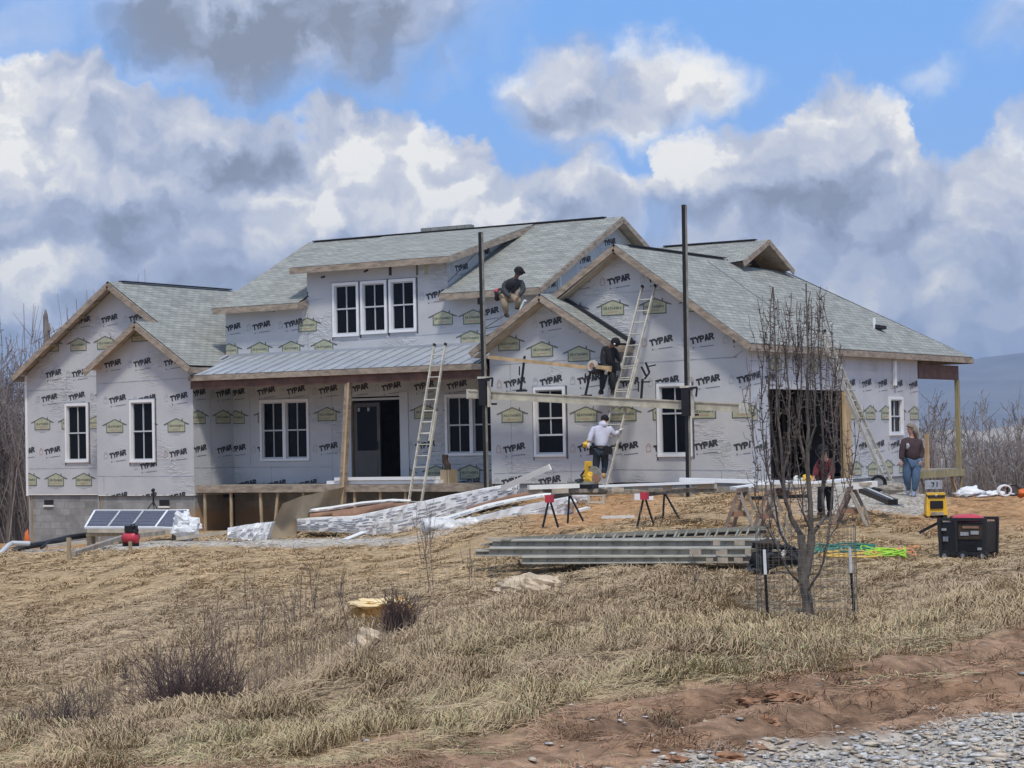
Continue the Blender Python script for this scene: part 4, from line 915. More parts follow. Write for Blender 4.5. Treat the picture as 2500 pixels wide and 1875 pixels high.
# ------------------------------------------------------------------ ladders, poles, staging
def lerp(a,b,t): return np.array(a)*(1-t)+np.array(b)*t
def ladder(name,label,foot,top,width,side,two=None,mn='alu'):
    """extension ladder: two rails with rungs; side = unit vector across; two=(from,to) fractions of the fly section"""
    foot=np.array(foot,float); top=np.array(top,float); side=np.array(side,float); side/=np.linalg.norm(side)
    t=thing(name,label,'ladder',foot); ax=(top-foot); L=np.linalg.norm(ax); ax/=L; nrm=np.cross(side,ax)
    secs=[(0,1.0 if not two else two[0],width,0.0)]
    if two: secs=[(0,two[0],width,0.0),(two[1],1.0,width-.05,.05)]
    for f0,f1,wd,off in secs:
        for s in (-1,1):
            b=MB(); b.beam(foot+ax*L*f0+side*s*wd/2+nrm*off,foot+ax*L*f1+side*s*wd/2+nrm*off,.03,.075,mn,up=nrm)
            if f1==1.0: b.beam(top+side*s*wd/2+nrm*off,top+ax*.07+side*s*wd/2+nrm*off,.045,.085,'rubber',up=nrm)
            b.build('rail',t)
        n=int(L*(f1-f0)/.305)
        for k in range(n):
            p=foot+ax*(L*f0+.2+k*.305)+nrm*off
            b=MB(); b.tube([p-side*wd/2,p+side*wd/2],.017,mn,6); b.build('rung',t)
    b=MB()
    for s in (-1,1): b.beam(foot+side*s*width/2-ax*.02-nrm*.05,foot+side*s*width/2-ax*.02+nrm*.05,.06,.05,'rubber')
    b.build('foot',t); return t
p1=U(1076,846,Y=46.05); p0=U(1014,1222,Y=44.9); dd_=p0-p1; p0=p1+dd_*1.13; p0[2]=p0[2]
ladder('extension_ladder','aluminium extension ladder leaning on the edge of the metal porch roof',p0,p1,.40,(1,0,0),(.62,.45))
p1=U(1585,704,Y=46.48); g0=gp(1453,1229); g0=U(1453,1229,Y=44.55); 
ladder('extension_ladder','tall aluminium ladder on the gable wall with a person climbing its foot',g0,p1,.40,(1,.05,0),(.66,.42))
p1=U(2003,812,X=-22.15); g0=U(2178,1194,X=-20.9); g0[2]=max(g0[2],tzf(g0[0],g0[1])-.02)
ladder('extension_ladder','aluminium ladder leaning on the right eave beside the garage opening',g0,p1,.42,(.0,1,0),(.60,.45))
def pole(label,a,c,zb_,ground):
    a=np.array(a,float);c=np.array(c,float); base=np.array([c[0],c[1],ground]); t=thing('staging_pole',label,'pole',base,'black staging poles before the house')
    b=MB(); b.beam(base,a,.085,.085,'black',up=(0,1,0)); b.build('pole',t)
    b=MB(); b.beam(base+[.055,.0,.03],a+[.055,0,-.02],.02,.07,'alud',up=(0,1,0)); b.build('pole_edge',t)
    k=lerp(a,c,(a[2]-zb_)/(a[2]-c[2])); b=MB(); b.box(k+[-.10,-.10,-.25],k+[.10,.10,.45],'black'); b.box(k+[-.12,-.12,.42],k+[.12,.12,.47],'alu')
    b.box(k+[.12,-.04,-.3],k+[.17,.06,.35],'alu'); b.beam(k+[0,.05,-.22],k+[0,.55,-.22],.06,.05,'black'); b.beam(k+[.1,-.1,.4],k+[.33,-.1,.42],.04,.05,'black'); b.beam(k+[.33,-.1,.42],k+[.30,-.1,.2],.03,.04,'black'); b.build('pump_jack',t)
    return t,k
a=U(1173,567,Y=45.1); c=U(1187,1192,Y=45.1); zb1=U(1180,965,Y=45.1)[2]
pole('black staging pole before the right end of the porch',a,c,zb1,tzf(c[0],c[1])-.1)
tA=a
a=U(1669.5,500,Y=45.1); c=U(1680,1172,Y=45.1); zb2=U(1677,990,Y=45.1)[2]
pole('tallest black staging pole rising past the garage gable window',a,c,zb2,tzf(c[0],c[1])-.1)
# tie wires from the left pole to the roof
b=MB(); q=lerp(tA,U(1187,1192,Y=45.1),.38); e_=U(1232,770,Y=45.6); b.tube([q,e_],.010,'black',4); e_=U(1222,795,Y=45.6); b.tube([q,e_],.010,'black',4)
tag(b.build('tie_strap'),'thin dark straps from the left staging pole to the small gable roof','strap')
# plank
pa=U(1151,962,Y=45.40); pb=U(1815,996,Y=45.40)
t=thing('staging_plank','long aluminium plank hung across the two black staging poles','plank',pa)
b=MB(); b.beam(pa,pb,.34,.20,'stage'); b.beam(pa+[0,-.18,.09],pb+[0,-.18,.09],.03,.03,'stage'); b.beam(pa+[0,-.18,-.09],pb+[0,-.18,-.09],.03,.03,'stage'); b.build('deck',t)
for e_ in (pa,pb): b=MB(); b.box(e_-[.03,.19,.12],e_+[.03,.19,.12],'alu'); b.build('end_cap',t)
def rail_post(px,y0,y1,lean,label):
    c=U(px,y1,Y=45.3); a=U(px+lean,y0,Y=45.3); t=thing('guard_post',label,'post',c,'guard rail posts on the staging plank')
    b=MB(); b.beam(c,a,.045,.045,'black',up=(0,1,0)); b.beam(c+[-.12,0,0],c+[.18,0,.0],.05,.04,'black',up=(0,1,0)); b.build('post',t)
    b=MB(); k=lerp(a,c,.15); b.beam(k+[-.02,-.03,0],k+[.22,-.03,.0],.03,.035,'black'); k=lerp(a,c,.5); b.beam(k+[-.08,-.03,-.05],k+[-.07,-.03,.18],.025,.025,'black'); b.build('hook',t); return t
rail_post(1271,869,954,10,'black guard post on the plank left of the small gable window')
rail_post(1429,893,966,16,'black guard post on the plank beside the person in black')
t=rail_post(1565,925,977,4,'black guard post with a folded bracket, right of the tall ladder')
k=U(1575,905,Y=45.3); b=MB(); b.beam(k+[-.1,0,.10],k+[.02,0,-.12],.03,.045,'black'); b.beam(k+[.02,0,.20],k+[.12,0,-.05],.03,.045,'black'); b.beam(k+[.12,0,-.05],k+[-.02,0,-.2],.03,.035,'black'); b.beam(k+[.1,0,.1],k+[.3,0,.13],.02,.03,'black'); b.build('bracket',t)
a=U(1192,872,Y=45.18); c=U(1492,903,Y=45.18); b=MB(); b.beam(a,c,.04,.085,'newwood'); tag(b.build('guard_rail'),'tan wooden guard board running behind the black posts','board')
# ------------------------------------------------------------------ people
def skin_mesh(name,pts,edges,rad,mn,parent,sub=2,root=0):
    me=bpy.data.meshes.new(name); me.from_pydata([tuple(p) for p in pts],edges,[]); me.materials.append(M[mn] if isinstance(mn,str) else mn)
    o=bpy.data.objects.new(name,me); COL.objects.link(o); o.parent=parent
    sk=o.modifiers.new('skin','SKIN'); sk.use_smooth_shade=True; sk.branch_smoothing=.3
    if not me.skin_vertices: me.attributes  # layer appears with the modifier
    lay=me.skin_vertices[0].data if me.skin_vertices else None
    for i,r in enumerate(rad):
        rr=r if hasattr(r,'__len__') else (r,r)
        lay[i].radius=rr; lay[i].use_root=(i==root)
    s=o.modifiers.new('sub','SUBSURF'); s.levels=sub; s.render_levels=sub
    return o
def cloth(name,base,var=.18): return mat(name,base,.9,var,9,(1,1,1),0,.35,25)
def person(label,loc,rz,J,top,legs,boots,hair,extras=None,build=1.0,sleeve=True,skinm='skin',gloves=None,hood=None):
    """J: joints in metres, z up, facing -Y. One continuous skinned body; clothes, hair and boots are its children."""
    t=thing('person',label,'person',loc); t.rotation_euler=(0,0,rz)
    J={k:np.array(v,float) for k,v in J.items()}
    names=['pelvis','waist','chest','neck','head','crown','shl','ell','wrl','shr','elr','wrr','hil','knl','anl','tol','hir','knr','anr','tor']
    nose=J['nose']; J['crown']=J['head']+(J['head']-J['neck'])*.55
    ix={n:i for i,n in enumerate(names)}
    E=[('pelvis','waist'),('waist','chest'),('chest','neck'),('neck','head'),('head','crown'),('chest','shl'),('shl','ell'),('ell','wrl'),('chest','shr'),('shr','elr'),('elr','wrr'),('pelvis','hil'),('hil','knl'),('knl','anl'),('anl','tol'),('pelvis','hir'),('hir','knr'),('knr','anr'),('anr','tor')]
    b_=build
    Rd={'pelvis':.085,'waist':.075,'chest':.080,'neck':.055,'head':(.078,.095),'crown':(.055,.065),'shl':.042,'shr':.042,'ell':.034,'elr':.034,'wrl':.028,'wrr':.028,'hil':.068,'hir':.068,'knl':.048,'knr':.048,'anl':.04,'anr':.04,'tol':.032,'tor':.032}
    body=skin_mesh('body',[J[n] for n in names],[(ix[a],ix[b]) for a,b in E],[Rd[n] for n in names],skinm,t)
    # hands: palm and five fingers each
    for s,wr,el in (('l','wrl','ell'),('r','wrr','elr')):
        d=J[wr]-J[el]; d/=np.linalg.norm(d); side=np.cross(d,[0,0,1.]); side=side/np.linalg.norm(side) if np.linalg.norm(side)>.1 else np.array([1.,0,0]); dn=np.cross(side,d)
        P=[J[wr],J[wr]+d*.05,J[wr]+d*.09]; Ed=[(0,1),(1,2)]; Ra=[.026,(.036,.02),(.036,.018)]
        for k,(o_,ln) in enumerate(((-.030,.060),(-.010,.070),(.010,.066),(.030,.050))):
            i=len(P); P+=[P[2]+side*o_+d*.012,P[2]+side*o_+d*(ln*.6)-dn*.018,P[2]+side*o_+d*(ln*.8)-dn*.045]; Ed+=[(2,i),(i,i+1),(i+1,i+2)]; Ra+=[.0095,.009,.008]
        i=len(P); P+=[P[1]-side*.045+d*.0,P[1]-side*.055+d*.04-dn*.02]; Ed+=[(1,i),(i,i+1)]; Ra+=[.012,.010]
        skin_mesh('hand',P,Ed,Ra,gloves or skinm,body,1)
    # face
    hd=J['head']; fd=nose-hd; fd=fd/np.linalg.norm(fd); upv=J['head']-J['neck']; upv/=np.linalg.norm(upv); fd=fd-upv*np.dot(fd,upv)*.5; fd/=np.linalg.norm(fd); sd_=np.cross(fd,upv); sd_/=np.linalg.norm(sd_)
    b=MB(); b.lumpy(hd+fd*.092+upv*.005,(.013,.013,.02),skinm,1,0); 
    for s in (-1,1): b.lumpy(hd+sd_*s*.082+upv*.0,(.012,.018,.028),skinm,2,0)
    b.build('nose_and_ears',body,True,local=True)
    b=MB()
    for s in (-1,1): b.lumpy(hd+fd*.088+sd_*s*.032+upv*.032,(.012,.009,.007),'black',1,0,8,5)
    b.lumpy(hd+fd*.088-upv*.042,(.024,.01,.006),'red' if 0 else 'card',1,0,8,5); b.build('eyes_and_mouth',body,True,local=True)
    # jacket
    nj=['pelvis','waist','chest','neckb','shl','ell','cuffl','shr','elr','cuffr']; J['neckb']=lerp(J['chest'],J['neck'],.75); J['cuffl']=lerp(J['ell'],J['wrl'],.93); J['cuffr']=lerp(J['elr'],J['wrr'],.93); JP=dict(J); JP['pelvis']=J['pelvis']-(J['waist']-J['pelvis'])*.15
    ej=[('pelvis','waist'),('waist','chest'),('chest','neckb'),('chest','shl'),('shl','ell'),('ell','cuffl'),('chest','shr'),('shr','elr'),('elr','cuffr')]
    sb=1+(b_-1)*.6
    rj={'pelvis':(.165*b_,.15*b_),'waist':(.155*b_,.14*b_),'chest':(.175*b_,.155*b_),'neckb':.085,'shl':.082*sb,'shr':.082*sb,'ell':.064*sb,'elr':.064*sb,'cuffl':.048*sb,'cuffr':.048*sb}
    jm={n:i for i,n in enumerate(nj)}
    skin_mesh('jacket',[JP[n] for n in nj],[(jm[a],jm[b]) for a,b in ej],[rj[n] for n in nj],top,body,2)
    nl=['pelvis','hil','knl','anl2','hir','knr','anr2']; J['anl2']=lerp(J['knl'],J['anl'],.92); J['anr2']=lerp(J['knr'],J['anr'],.92)
    el_=[('pelvis','hil'),('hil','knl'),('knl','anl2'),('pelvis','hir'),('hir','knr'),('knr','anr2')]; lm={n:i for i,n in enumerate(nl)}
    rl={'pelvis':.118*b_,'hil':.104*b_,'hir':.104*b_,'knl':.078*b_,'knr':.078*b_,'anl2':.062,'anr2':.062}
    skin_mesh('trousers',[J[n] for n in nl],[(lm[a],lm[b]) for a,b in el_],[rl[n] for n in nl],legs,body,2)
    for a_,o_ in (('anl','tol'),('anr','tor')):
        hl=J[a_]+(J[a_]-J[o_])*np.array([.35,.35,0]); hl[2]=J[o_][2]
        skin_mesh('boot',[J[a_]+[0,0,.06],J[a_],J[o_],hl],[(0,1),(1,2),(1,3)],[.056,.058,.046,.042],boots,body,2)
    # hair or hat
    b=MB()
    kind,hm=hair; c=hd+upv*.045-fd*.012; cax=upv if kind in('cap','helmet') else (upv*.78-fd*.62)
    def cap(r,lo,mn):
        n=12;m=6;vs=[]
        for j in range(m+1):
            th=(math.pi*lo)*j/m
            for i in range(n):
                ph=2*math.pi*i/n; d=sd_*math.sin(th)*math.cos(ph)+np.cross(cax,sd_)*math.sin(th)*math.sin(ph)+cax*math.cos(th); vs.append(c+d*np.array(r))
        b.add(vs,[(j*n+i,(j+1)*n+i,(j+1)*n+(i+1)%n,j*n+(i+1)%n) for j in range(m) for i in range(n)],mn)
    if kind=='cap': cap(.108,.55,hm); b.beam(c+fd*.09+upv*.0,c+fd*.19-upv*.02,.13,.018,hm,up=upv)
    elif kind=='hood': cap(.122,.80,hm)
    elif kind=='helmet': cap(.135,.52,hm); b.beam(c+fd*.1+upv*.02,c+fd*.17,.16,.02,hm,up=upv); b.lumpy(c-sd_*.14+upv*.03,(.03,.03,.03),hm)
    elif kind=='short': cap(.103,.60,hm)
    elif kind=='long':
        cap(.112,.52,hm); b.tube([c-fd*.07+upv*.03,c-fd*.10-upv*.10,c-fd*.10-upv*.26,c-fd*.09-upv*.42],[.075,.085,.075,.03],hm,8); b.tube([c-sd_*.085-fd*.03,c-sd_*.10-fd*.05-upv*.2],[.045,.04],hm,7)
    b.build('hair' if kind in('short','long') else 'hat',body,True,local=True)
    if extras: extras(t,body,J)
    return t
D_=dict
# --- on the small gable roof, bent over the rake
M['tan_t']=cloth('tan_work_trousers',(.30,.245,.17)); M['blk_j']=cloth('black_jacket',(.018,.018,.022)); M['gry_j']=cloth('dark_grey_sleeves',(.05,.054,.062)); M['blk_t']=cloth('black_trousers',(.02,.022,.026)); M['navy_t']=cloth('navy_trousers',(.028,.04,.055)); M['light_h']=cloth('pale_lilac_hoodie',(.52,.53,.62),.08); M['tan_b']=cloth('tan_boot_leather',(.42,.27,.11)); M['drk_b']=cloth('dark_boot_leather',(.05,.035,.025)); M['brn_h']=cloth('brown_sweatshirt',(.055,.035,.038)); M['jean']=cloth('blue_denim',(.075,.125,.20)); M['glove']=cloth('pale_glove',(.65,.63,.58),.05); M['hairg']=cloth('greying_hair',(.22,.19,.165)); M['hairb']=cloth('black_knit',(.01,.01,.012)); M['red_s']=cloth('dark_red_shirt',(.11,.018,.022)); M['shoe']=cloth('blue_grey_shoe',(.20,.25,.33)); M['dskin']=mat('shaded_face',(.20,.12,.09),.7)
fL=U(1236,772,Y=46.0); fR=U(1268,752,Y=46.0)
def on_plane(px,py,Y): return U(px,py,Y=Y)
def P2J(base,pts,yaw):
    "joint list from picture positions with a depth offset towards the viewer, into the person's own frame"
    c,s=math.cos(-yaw),math.sin(-yaw); out={}
    for k,(px,py,dy) in pts.items():
        q=at(px,py,float(np.dot(base,FW))-dy)-base; out[k]=(q[0]*c-q[1]*s,q[0]*s+q[1]*c,q[2])
    return out
def tool_belt(t,body,J):
    b=MB(); p=J['pelvis']; b.tube([p+[.17*math.cos(a),.14*math.sin(a),.06] for a in np.linspace(0,2*math.pi,14)],.022,'black',6,False)
    b.box(p+[-.27,-.08,-.14],p+[-.13,.10,.06],'black'); b.box(p+[.13,-.08,-.14],p+[.27,.10,.06],'black'); b.build('tool_belt',body,local=True)
base=U(1238,778,Y=46.0)
J=P2J(base,D_(pelvis=(1236,720,0),waist=(1240,707,.05),chest=(1252,690,.14),neck=(1261,676,.22),head=(1265,667,.28),nose=(1265,673,.44),shl=(1236,691,.04),ell=(1233,714,.16),wrl=(1248,727,.28),shr=(1274,690,.18),elr=(1278,709,.26),wrr=(1266,723,.34),hil=(1230,725,.02),knl=(1233,746,.16),anl=(1236,768,.02),tol=(1242,773,.14),hir=(1247,726,.05),knr=(1266,733,.34),anr=(1262,754,.15),tor=(1269,751,.28)),0)
def ex1(t,body,J):
    b=MB(); p=J['pelvis']; b.lumpy(p+[-.22,0,.02],(.13,.13,.16),'black',3,.3); b.lumpy(p+[-.26,-.06,.08],(.06,.06,.09),'red',4,.3); b.build('tool_pouch',body,True,local=True)
    v=-np.array([FH[0],FH[1],0])*.035; skin_mesh('vest',[J['waist']+v,lerp(J['waist'],J['chest'],.5)+v,J['chest']+v,lerp(J['chest'],J['neck'],.5)+v],[(0,1),(1,2),(2,3)],[(.15,.13),(.165,.15),(.165,.15),(.10,.09)],'blk_j',body,2)
person('person in dark vest and tan trousers bending on the small gable roof',base,0,J,'gry_j','tan_t','drk_b',('helmet','hairb'),ex1,skinm='dskin',build=1.25)
b=MB(); b.beam(U(1270,757,Y=45.7),U(1281,733,Y=45.7),.06,.03,'whiteboard'); b.beam(U(1281,733,Y=45.7),U(1285,735,Y=45.7),.05,.03,'whiteboard'); tag(b.build('nail_tool'),'small pale tool held at the knee of the person on the roof','tool')
# --- on the plank, leaning to the ladder
base=U(1482,963,Y=45.4)
J=P2J(base,D_(pelvis=(1487,892,0),waist=(1485,877,.05),chest=(1484,856,.1),neck=(1493,843,.18),head=(1500,838,.24),nose=(1502,847,.36),shl=(1474,852,.12),ell=(1471,880,.22),wrl=(1477,900,.32),shr=(1500,855,0),elr=(1511,874,-.02),wrr=(1514,885,.0),hil=(1478,898,.05),knl=(1472,927,.12),anl=(1469,955,.03),tol=(1462,962,.14),hir=(1494,898,0),knr=(1495,930,.1),anr=(1496,957,0),tor=(1495,963,.16)),0)
def ex2(t,body,J):
    b=MB(); b.lumpy(J['nose']+[0.0,-.03,.07],(.022,.02,.022),'whiteboard',1,0); b.build('head_lamp',body,True,local=True); tool_belt(t,body,J)
person('person all in black standing on the staging plank beside the ladder',base,0,J,'blk_j','blk_t','hairb',('hood','hairb'),ex2,skinm='dskin',gloves='glove',build=1.2)
q=U(1447,895,Y=45.1); t=thing('circular_saw','circular saw with a pale round guard hung on the guard post','saw',q)
b=MB(); b.tube([q+[0,-.03,.02],q+[0,.03,.02]],.14,'alu',14); b.tube([q+[0,-.045,.02],q+[0,-.03,.02]],.07,'card',12); b.build('blade_guard',t)
b=MB(); b.lumpy(q+[.12,0,-.10],(.15,.10,.12),'black',2,.3); b.beam(q+[-.1,0,-.12],q+[.25,0,-.15],.1,.03,'black'); b.build('motor',t,True)
b=MB(); b.beam(U(1457,896,Y=45.0),U(1491,899,Y=45.0),.09,.09,'newwood'); tag(b.build('wood_block'),'short tan board held before the person on the plank','board')
# --- climbing the ladder, seen from behind
base=U(1447,1200,Y=44.6)
J=P2J(base,D_(pelvis=(1466,1096,0),waist=(1467,1078,-.02),chest=(1468,1052,-.06),neck=(1474,1036,-.1),head=(1476,1026,-.14),nose=(1478,1027,-.30),shl=(1449,1046,-.02),ell=(1441,1068,.05),wrl=(1438,1080,.10),shr=(1489,1046,-.06),elr=(1500,1062,-.1),wrr=(1512,1052,-.2),hil=(1458,1102,0),knl=(1455,1140,-.08),anl=(1457,1172,.0),tol=(1452,1180,-.12),hir=(1476,1102,-.02),knr=(1477,1132,-.12),anr=(1474,1160,-.02),tor=(1476,1166,-.15)),0)
def ex3(t,body,J):
    tool_belt(t,body,J); b=MB(); b.lumpy(J['neck']+[0,-.07,-.02],(.12,.07,.10),'light_h',3,.2); b.build('hood',body,True,local=True)
person('person in a pale grey hoodie climbing the foot of the tall ladder',base,0,J,'light_h','navy_t','tan_b',('short','hairb'),ex3,gloves='glove',build=1.12)
q=U(1431,1085,Y=44.5); t=thing('nail_gun','yellow nail gun in the left hand of the climbing person','tool',q)
b=MB(); b.lumpy(q,(.10,.07,.07),'yellow',3,.3); b.beam(q+[.0,0,.0],q+[.08,0,.14],.05,.05,'yellow'); b.build('tool_body',t,True); b=MB(); b.beam(q+[-.13,0,-.02],q+[-.05,0,-.01],.04,.04,'black'); b.beam(q+[.06,0,-.02],q+[.14,0,-.1],.08,.08,'black'); b.build('nose_and_battery',t)
# --- woman walking at the right
base=gp(2226,1213,40,60)
J=P2J(base,D_(pelvis=(2226,1124,0),waist=(2226,1104,.02),chest=(2225,1078,.03),neck=(2226,1062,.02),head=(2223,1048,.05),nose=(2214,1051,.10),shl=(2207,1078,.08),ell=(2202,1104,.12),wrl=(2200,1124,.16),shr=(2244,1078,-.02),elr=(2250,1104,-.02),wrr=(2246,1122,.08),hil=(2216,1130,.04),knl=(2214,1165,.04),anl=(2218,1200,-.10),tol=(2216,1206,.0),hir=(2236,1130,-.02),knr=(2236,1168,.10),anr=(2232,1204,.06),tor=(2228,1212,.20)),0)
def ex4(t,body,J):
    b=MB(); b.lumpy(lerp(J['chest'],J['waist'],.5)+[-.02,-.20,.02],(.045,.02,.07),'inkl',3,.4); b.build('shirt_print',body,True,local=True)
person('person with long greying hair in brown sweatshirt and blue jeans walking past the deck',base,0,J,'brn_h','jean','shoe',('long','hairg'),ex4,build=1.38)
# --- behind the table and the tree
base=gp(2014,1262,36,48)
J=P2J(base,D_(pelvis=(2016,1178,0),waist=(2016,1158,.08),chest=(2014,1130,.2),neck=(2012,1112,.3),head=(2009,1102,.36),nose=(2007,1108,.5),shl=(1999,1130,.2),ell=(1992,1152,.35),wrl=(1986,1166,.5),shr=(2028,1130,.2),elr=(2033,1152,.35),wrr=(2024,1166,.5),hil=(2008,1184,0),knl=(2004,1222,.05),anl=(2002,1254,0),tol=(1999,1262,.12),hir=(2024,1184,0),knr=(2026,1222,.05),anr=(2026,1252,0),tor=(2024,1260,.12)),0)
person('person in dark red bending over the cutting table behind the young tree',base,0,J,'red_s','blk_t','drk_b',('cap','hairb'),None)
# ------------------------------------------------------------------ stacked material
def bundle(name,label,cat,top,bot,Ds,depth,mn,group=None,parent=None,mtop=None,ribs=0,ribm='seam',wob=0):
    """long flexible bundle laid on the ground: stations from measured top and bottom front edges"""
    n=len(top); F0=[];F1=[];B0=[];B1=[]
    for i in range(n):
        a=at(top[i][0],top[i][1],Ds[i]); c=at(bot[i][0],bot[i][1],Ds[i]); back=np.array([FH[0],FH[1],0])*depth
        F1.append(a);F0.append(c);B1.append(a+back);B0.append(c+back)
    # resample
    m=(n-1)*6+1; ts=np.linspace(0,n-1,m); 
    def rs(L):
        L=np.array(L); return np.stack([np.interp(ts,range(n),L[:,k]) for k in range(3)],1)
    F0,F1,B0,B1=map(rs,(F0,F1,B0,B1))
    for i in range(m):
        w_=wob*mnoise.noise(Vector((ts[i]*3.1,depth*5,2.2))); F1[i][2]+=w_; F0[i]+=-np.array([FH[0],FH[1],0])*w_*1.5
    b=MB(); rows_=4; V=[]
    for i in range(m):
        for r in range(rows_+1):
            p=F0[i]*(1-r/rows_)+F1[i]*(r/rows_); bul=wob*1.6*mnoise.noise(Vector((ts[i]*4.0,r*1.3,depth*3))); V.append(p-np.array([FH[0],FH[1],0])*(bul+.02*math.sin(r/rows_*math.pi)))
        V.append(B1[i]); V.append(B0[i])
    k=rows_+3; fs=[]; ft=[]
    for i in range(m-1):
        for r in range(k):
            q=(i*k+r,(i+1)*k+r,(i+1)*k+(r+1)%k,i*k+(r+1)%k); (ft if r==rows_ else fs).append(q)
    o=len(b.v); b.add(V,fs+[tuple(range(k)),tuple((m-1)*k+r for r in range(k-1,-1,-1))],mn)
    b2=b
    if mtop: 
        kk=b.m(mtop); b.f+= [[o+i for i in q] for q in ft]; b.mi+=[kk]*len(ft)
    else:
        b.f+=[[o+i for i in q] for q in ft]; b.mi+=[b.m(mn)]*len(ft)
    for r in range(1,ribs+1):
        L0=[F0[i]*(1-r/(ribs+1))+F1[i]*(r/(ribs+1))-np.array([FH[0],FH[1],0])*.03 for i in range(m)]
        for i in range(0,m-1):
            if mnoise.noise(Vector((i*.9,r*2.1,depth)))>-.12: b.beam(L0[i],L0[i+1],.010,.014,ribm)
    ob=b.build(name,parent,smooth=wob>.01 and ribs==0)
    if parent is None: tag(ob,label,cat,group)
    return ob
# tan sheet bent over
b=MB(); topl=[(690,1229),(735,1212),(790,1200),(840,1189)]; botl=[(645,1320),(722,1308),(775,1262),(830,1231)]; Ds=[49.0,49.6,51,52.6]
V=[];n=10
for i in range(n):
    u=i/(n-1)*3; k=min(2,int(u)); f_=u-k
    tp=lerp(topl[k],topl[k+1],f_); bp=lerp(botl[k],botl[k+1],f_); D=Ds[k]*(1-f_)+Ds[k+1]*f_
    for j in range(6):
        q=lerp(bp,tp,j/5); V.append(at(q[0],q[1],D+.25*math.sin(j/5*math.pi)*.6-.5*(j/5)**2*0))
fs=[(i*6+j,(i+1)*6+j,(i+1)*6+j+1,i*6+j+1) for i in range(n-1) for j in range(5)]; V2=[v+np.array([FH[0],FH[1],0])*.02 for v in V]
b.add(V,fs,'ply'); b.add(V2,[f[::-1] for f in fs],'ply')
rim=[i*6+5 for i in range(n)]; o=[(rim[i],rim[i+1],rim[i+1]+60,rim[i]+60) for i in range(n-1)]; b.add(V+V2,o,'whiteboard' if 0 else 'soffit')
tag(b.build('hardboard_sheet',smooth=True),'large bent tan hardboard sheet standing at the left end of the siding pile','sheet')
bundle('board_bundle','cream trim boards lying on top of the cardboard cartons','boards',[(737,1245),(800,1238),(880,1226),(955,1219),(1002,1221)],[(737,1253),(800,1247),(880,1234),(955,1226),(1002,1226)],[50.4,50.6,51,51.4,51.6],.5,'whiteboard',ribs=1)
bundle('carton','brown cardboard carton of siding sagging on the left pile, its front one','carton',[(812,1249),(850,1247),(905,1236),(960,1229),(1005,1229)],[(812,1266),(850,1264),(905,1252),(960,1243),(1005,1238)],[49.9,50.0,50.3,50.7,51],.25,'card')
bundle('carton','brown cardboard carton behind the front carton on the left pile','carton',[(756,1254),(790,1250),(850,1243),(905,1234),(960,1226)],[(756,1266),(790,1262),(850,1256),(905,1246),(960,1238)],[50.4,50.5,50.6,50.8,51.0],.3,'card')
bundle('siding_bundle','long plastic wrapped white siding bundle, biggest of the pile, curving up to the right','siding',[(725,1268),(790,1265),(860,1262),(910,1252),(960,1241),(1030,1226),(1100,1210),(1180,1194),(1250,1182),(1268,1182)],[(725,1297),(790,1298),(860,1302),(910,1306),(960,1303),(1030,1290),(1100,1266),(1180,1240),(1250,1218),(1268,1214)],[49.6,49.4,49.2,49.2,49.2,49.2,49.2,49.0,48.9,48.9],1.0,'plastic',mtop='whiteboard',ribs=6,ribm='inkg',wob=.028)
bundle('carton','rusty brown carton strip slanting between the two wrapped siding bundles','carton',[(1138,1240),(1190,1225),(1250,1209),(1300,1199),(1350,1194)],[(1138,1250),(1190,1238),(1250,1221),(1300,1211),(1350,1203)],[48.6,48.3,48.0,47.8,47.6],.5,'card')
bundle('board_bundle','white trim boards on top of the front wrapped siding bundle','boards',[(1040,1268),(1090,1262),(1130,1249),(1190,1231),(1250,1218),(1320,1206),(1345,1204)],[(1040,1276),(1090,1272),(1130,1260),(1190,1241),(1250,1227),(1320,1215),(1345,1212)],[47.4,47.2,47,46.8,46.6,46.4,46.4],.6,'whiteboard',ribs=1,ribm='seam')
bundle('siding_bundle','front plastic wrapped siding bundle with crumpled film at its left end','siding',[(1034,1280),(1085,1279),(1130,1270),(1190,1256),(1250,1241),(1320,1227),(1380,1215),(1402,1213)],[(1040,1292),(1090,1300),(1130,1304),(1190,1312),(1250,1302),(1320,1288),(1380,1272),(1400,1262)],[46.9,46.7,46.6,46.4,46.2,46.0,45.8,45.7],.8,'plastic',ribs=3,ribm='inkg',wob=.04)
for lst,lab in ((((1060,1286,.30),(1090,1290,.34),(1125,1286,.28),(1150,1278,.22)),'crumpled clear plastic film at the left end of the front siding bundle'),(((1412,1214,.22),(1420,1222,.15),(1395,1226,.16)),'bulging plastic film at the right end of the front siding bundle')):
    b=MB()
    for i,(px,py,r) in enumerate(lst): b.lumpy(at(px,py,46.4 if px<1200 else 45.6),(r,r*.6,r*.55),'plastic',i+len(lst),.5,14,10,3)
    tag(b.build('plastic_film',smooth=True),lab,'film')
bundle('siding_bundle','short white wrapped bundle left of the tan sheet on the stone','siding',[(556,1290),(600,1283),(640,1278),(664,1276)],[(556,1313),(600,1318),(630,1322),(650,1320)],[48.2,48.2,48.2,48.2],.7,'plastic',ribs=2,ribm='seam',wob=.05)
b=MB(); b.beam(at(842,1317,47.6),at(890,1298,48.2),.16,.02,'fabric_white',up=(0,0,1)); tag(b.build('siding_offcut'),'white siding offcut lying in the grass before the pile','offcut')
b=MB(); b.beam(at(1226,1192,48.6),at(1343,1140,47.6),.13,.05,'whiteboard',up=(FH[0],FH[1],0)); tag(b.build('trim_board'),'single white trim board sticking up at a slant before the small gable','board')
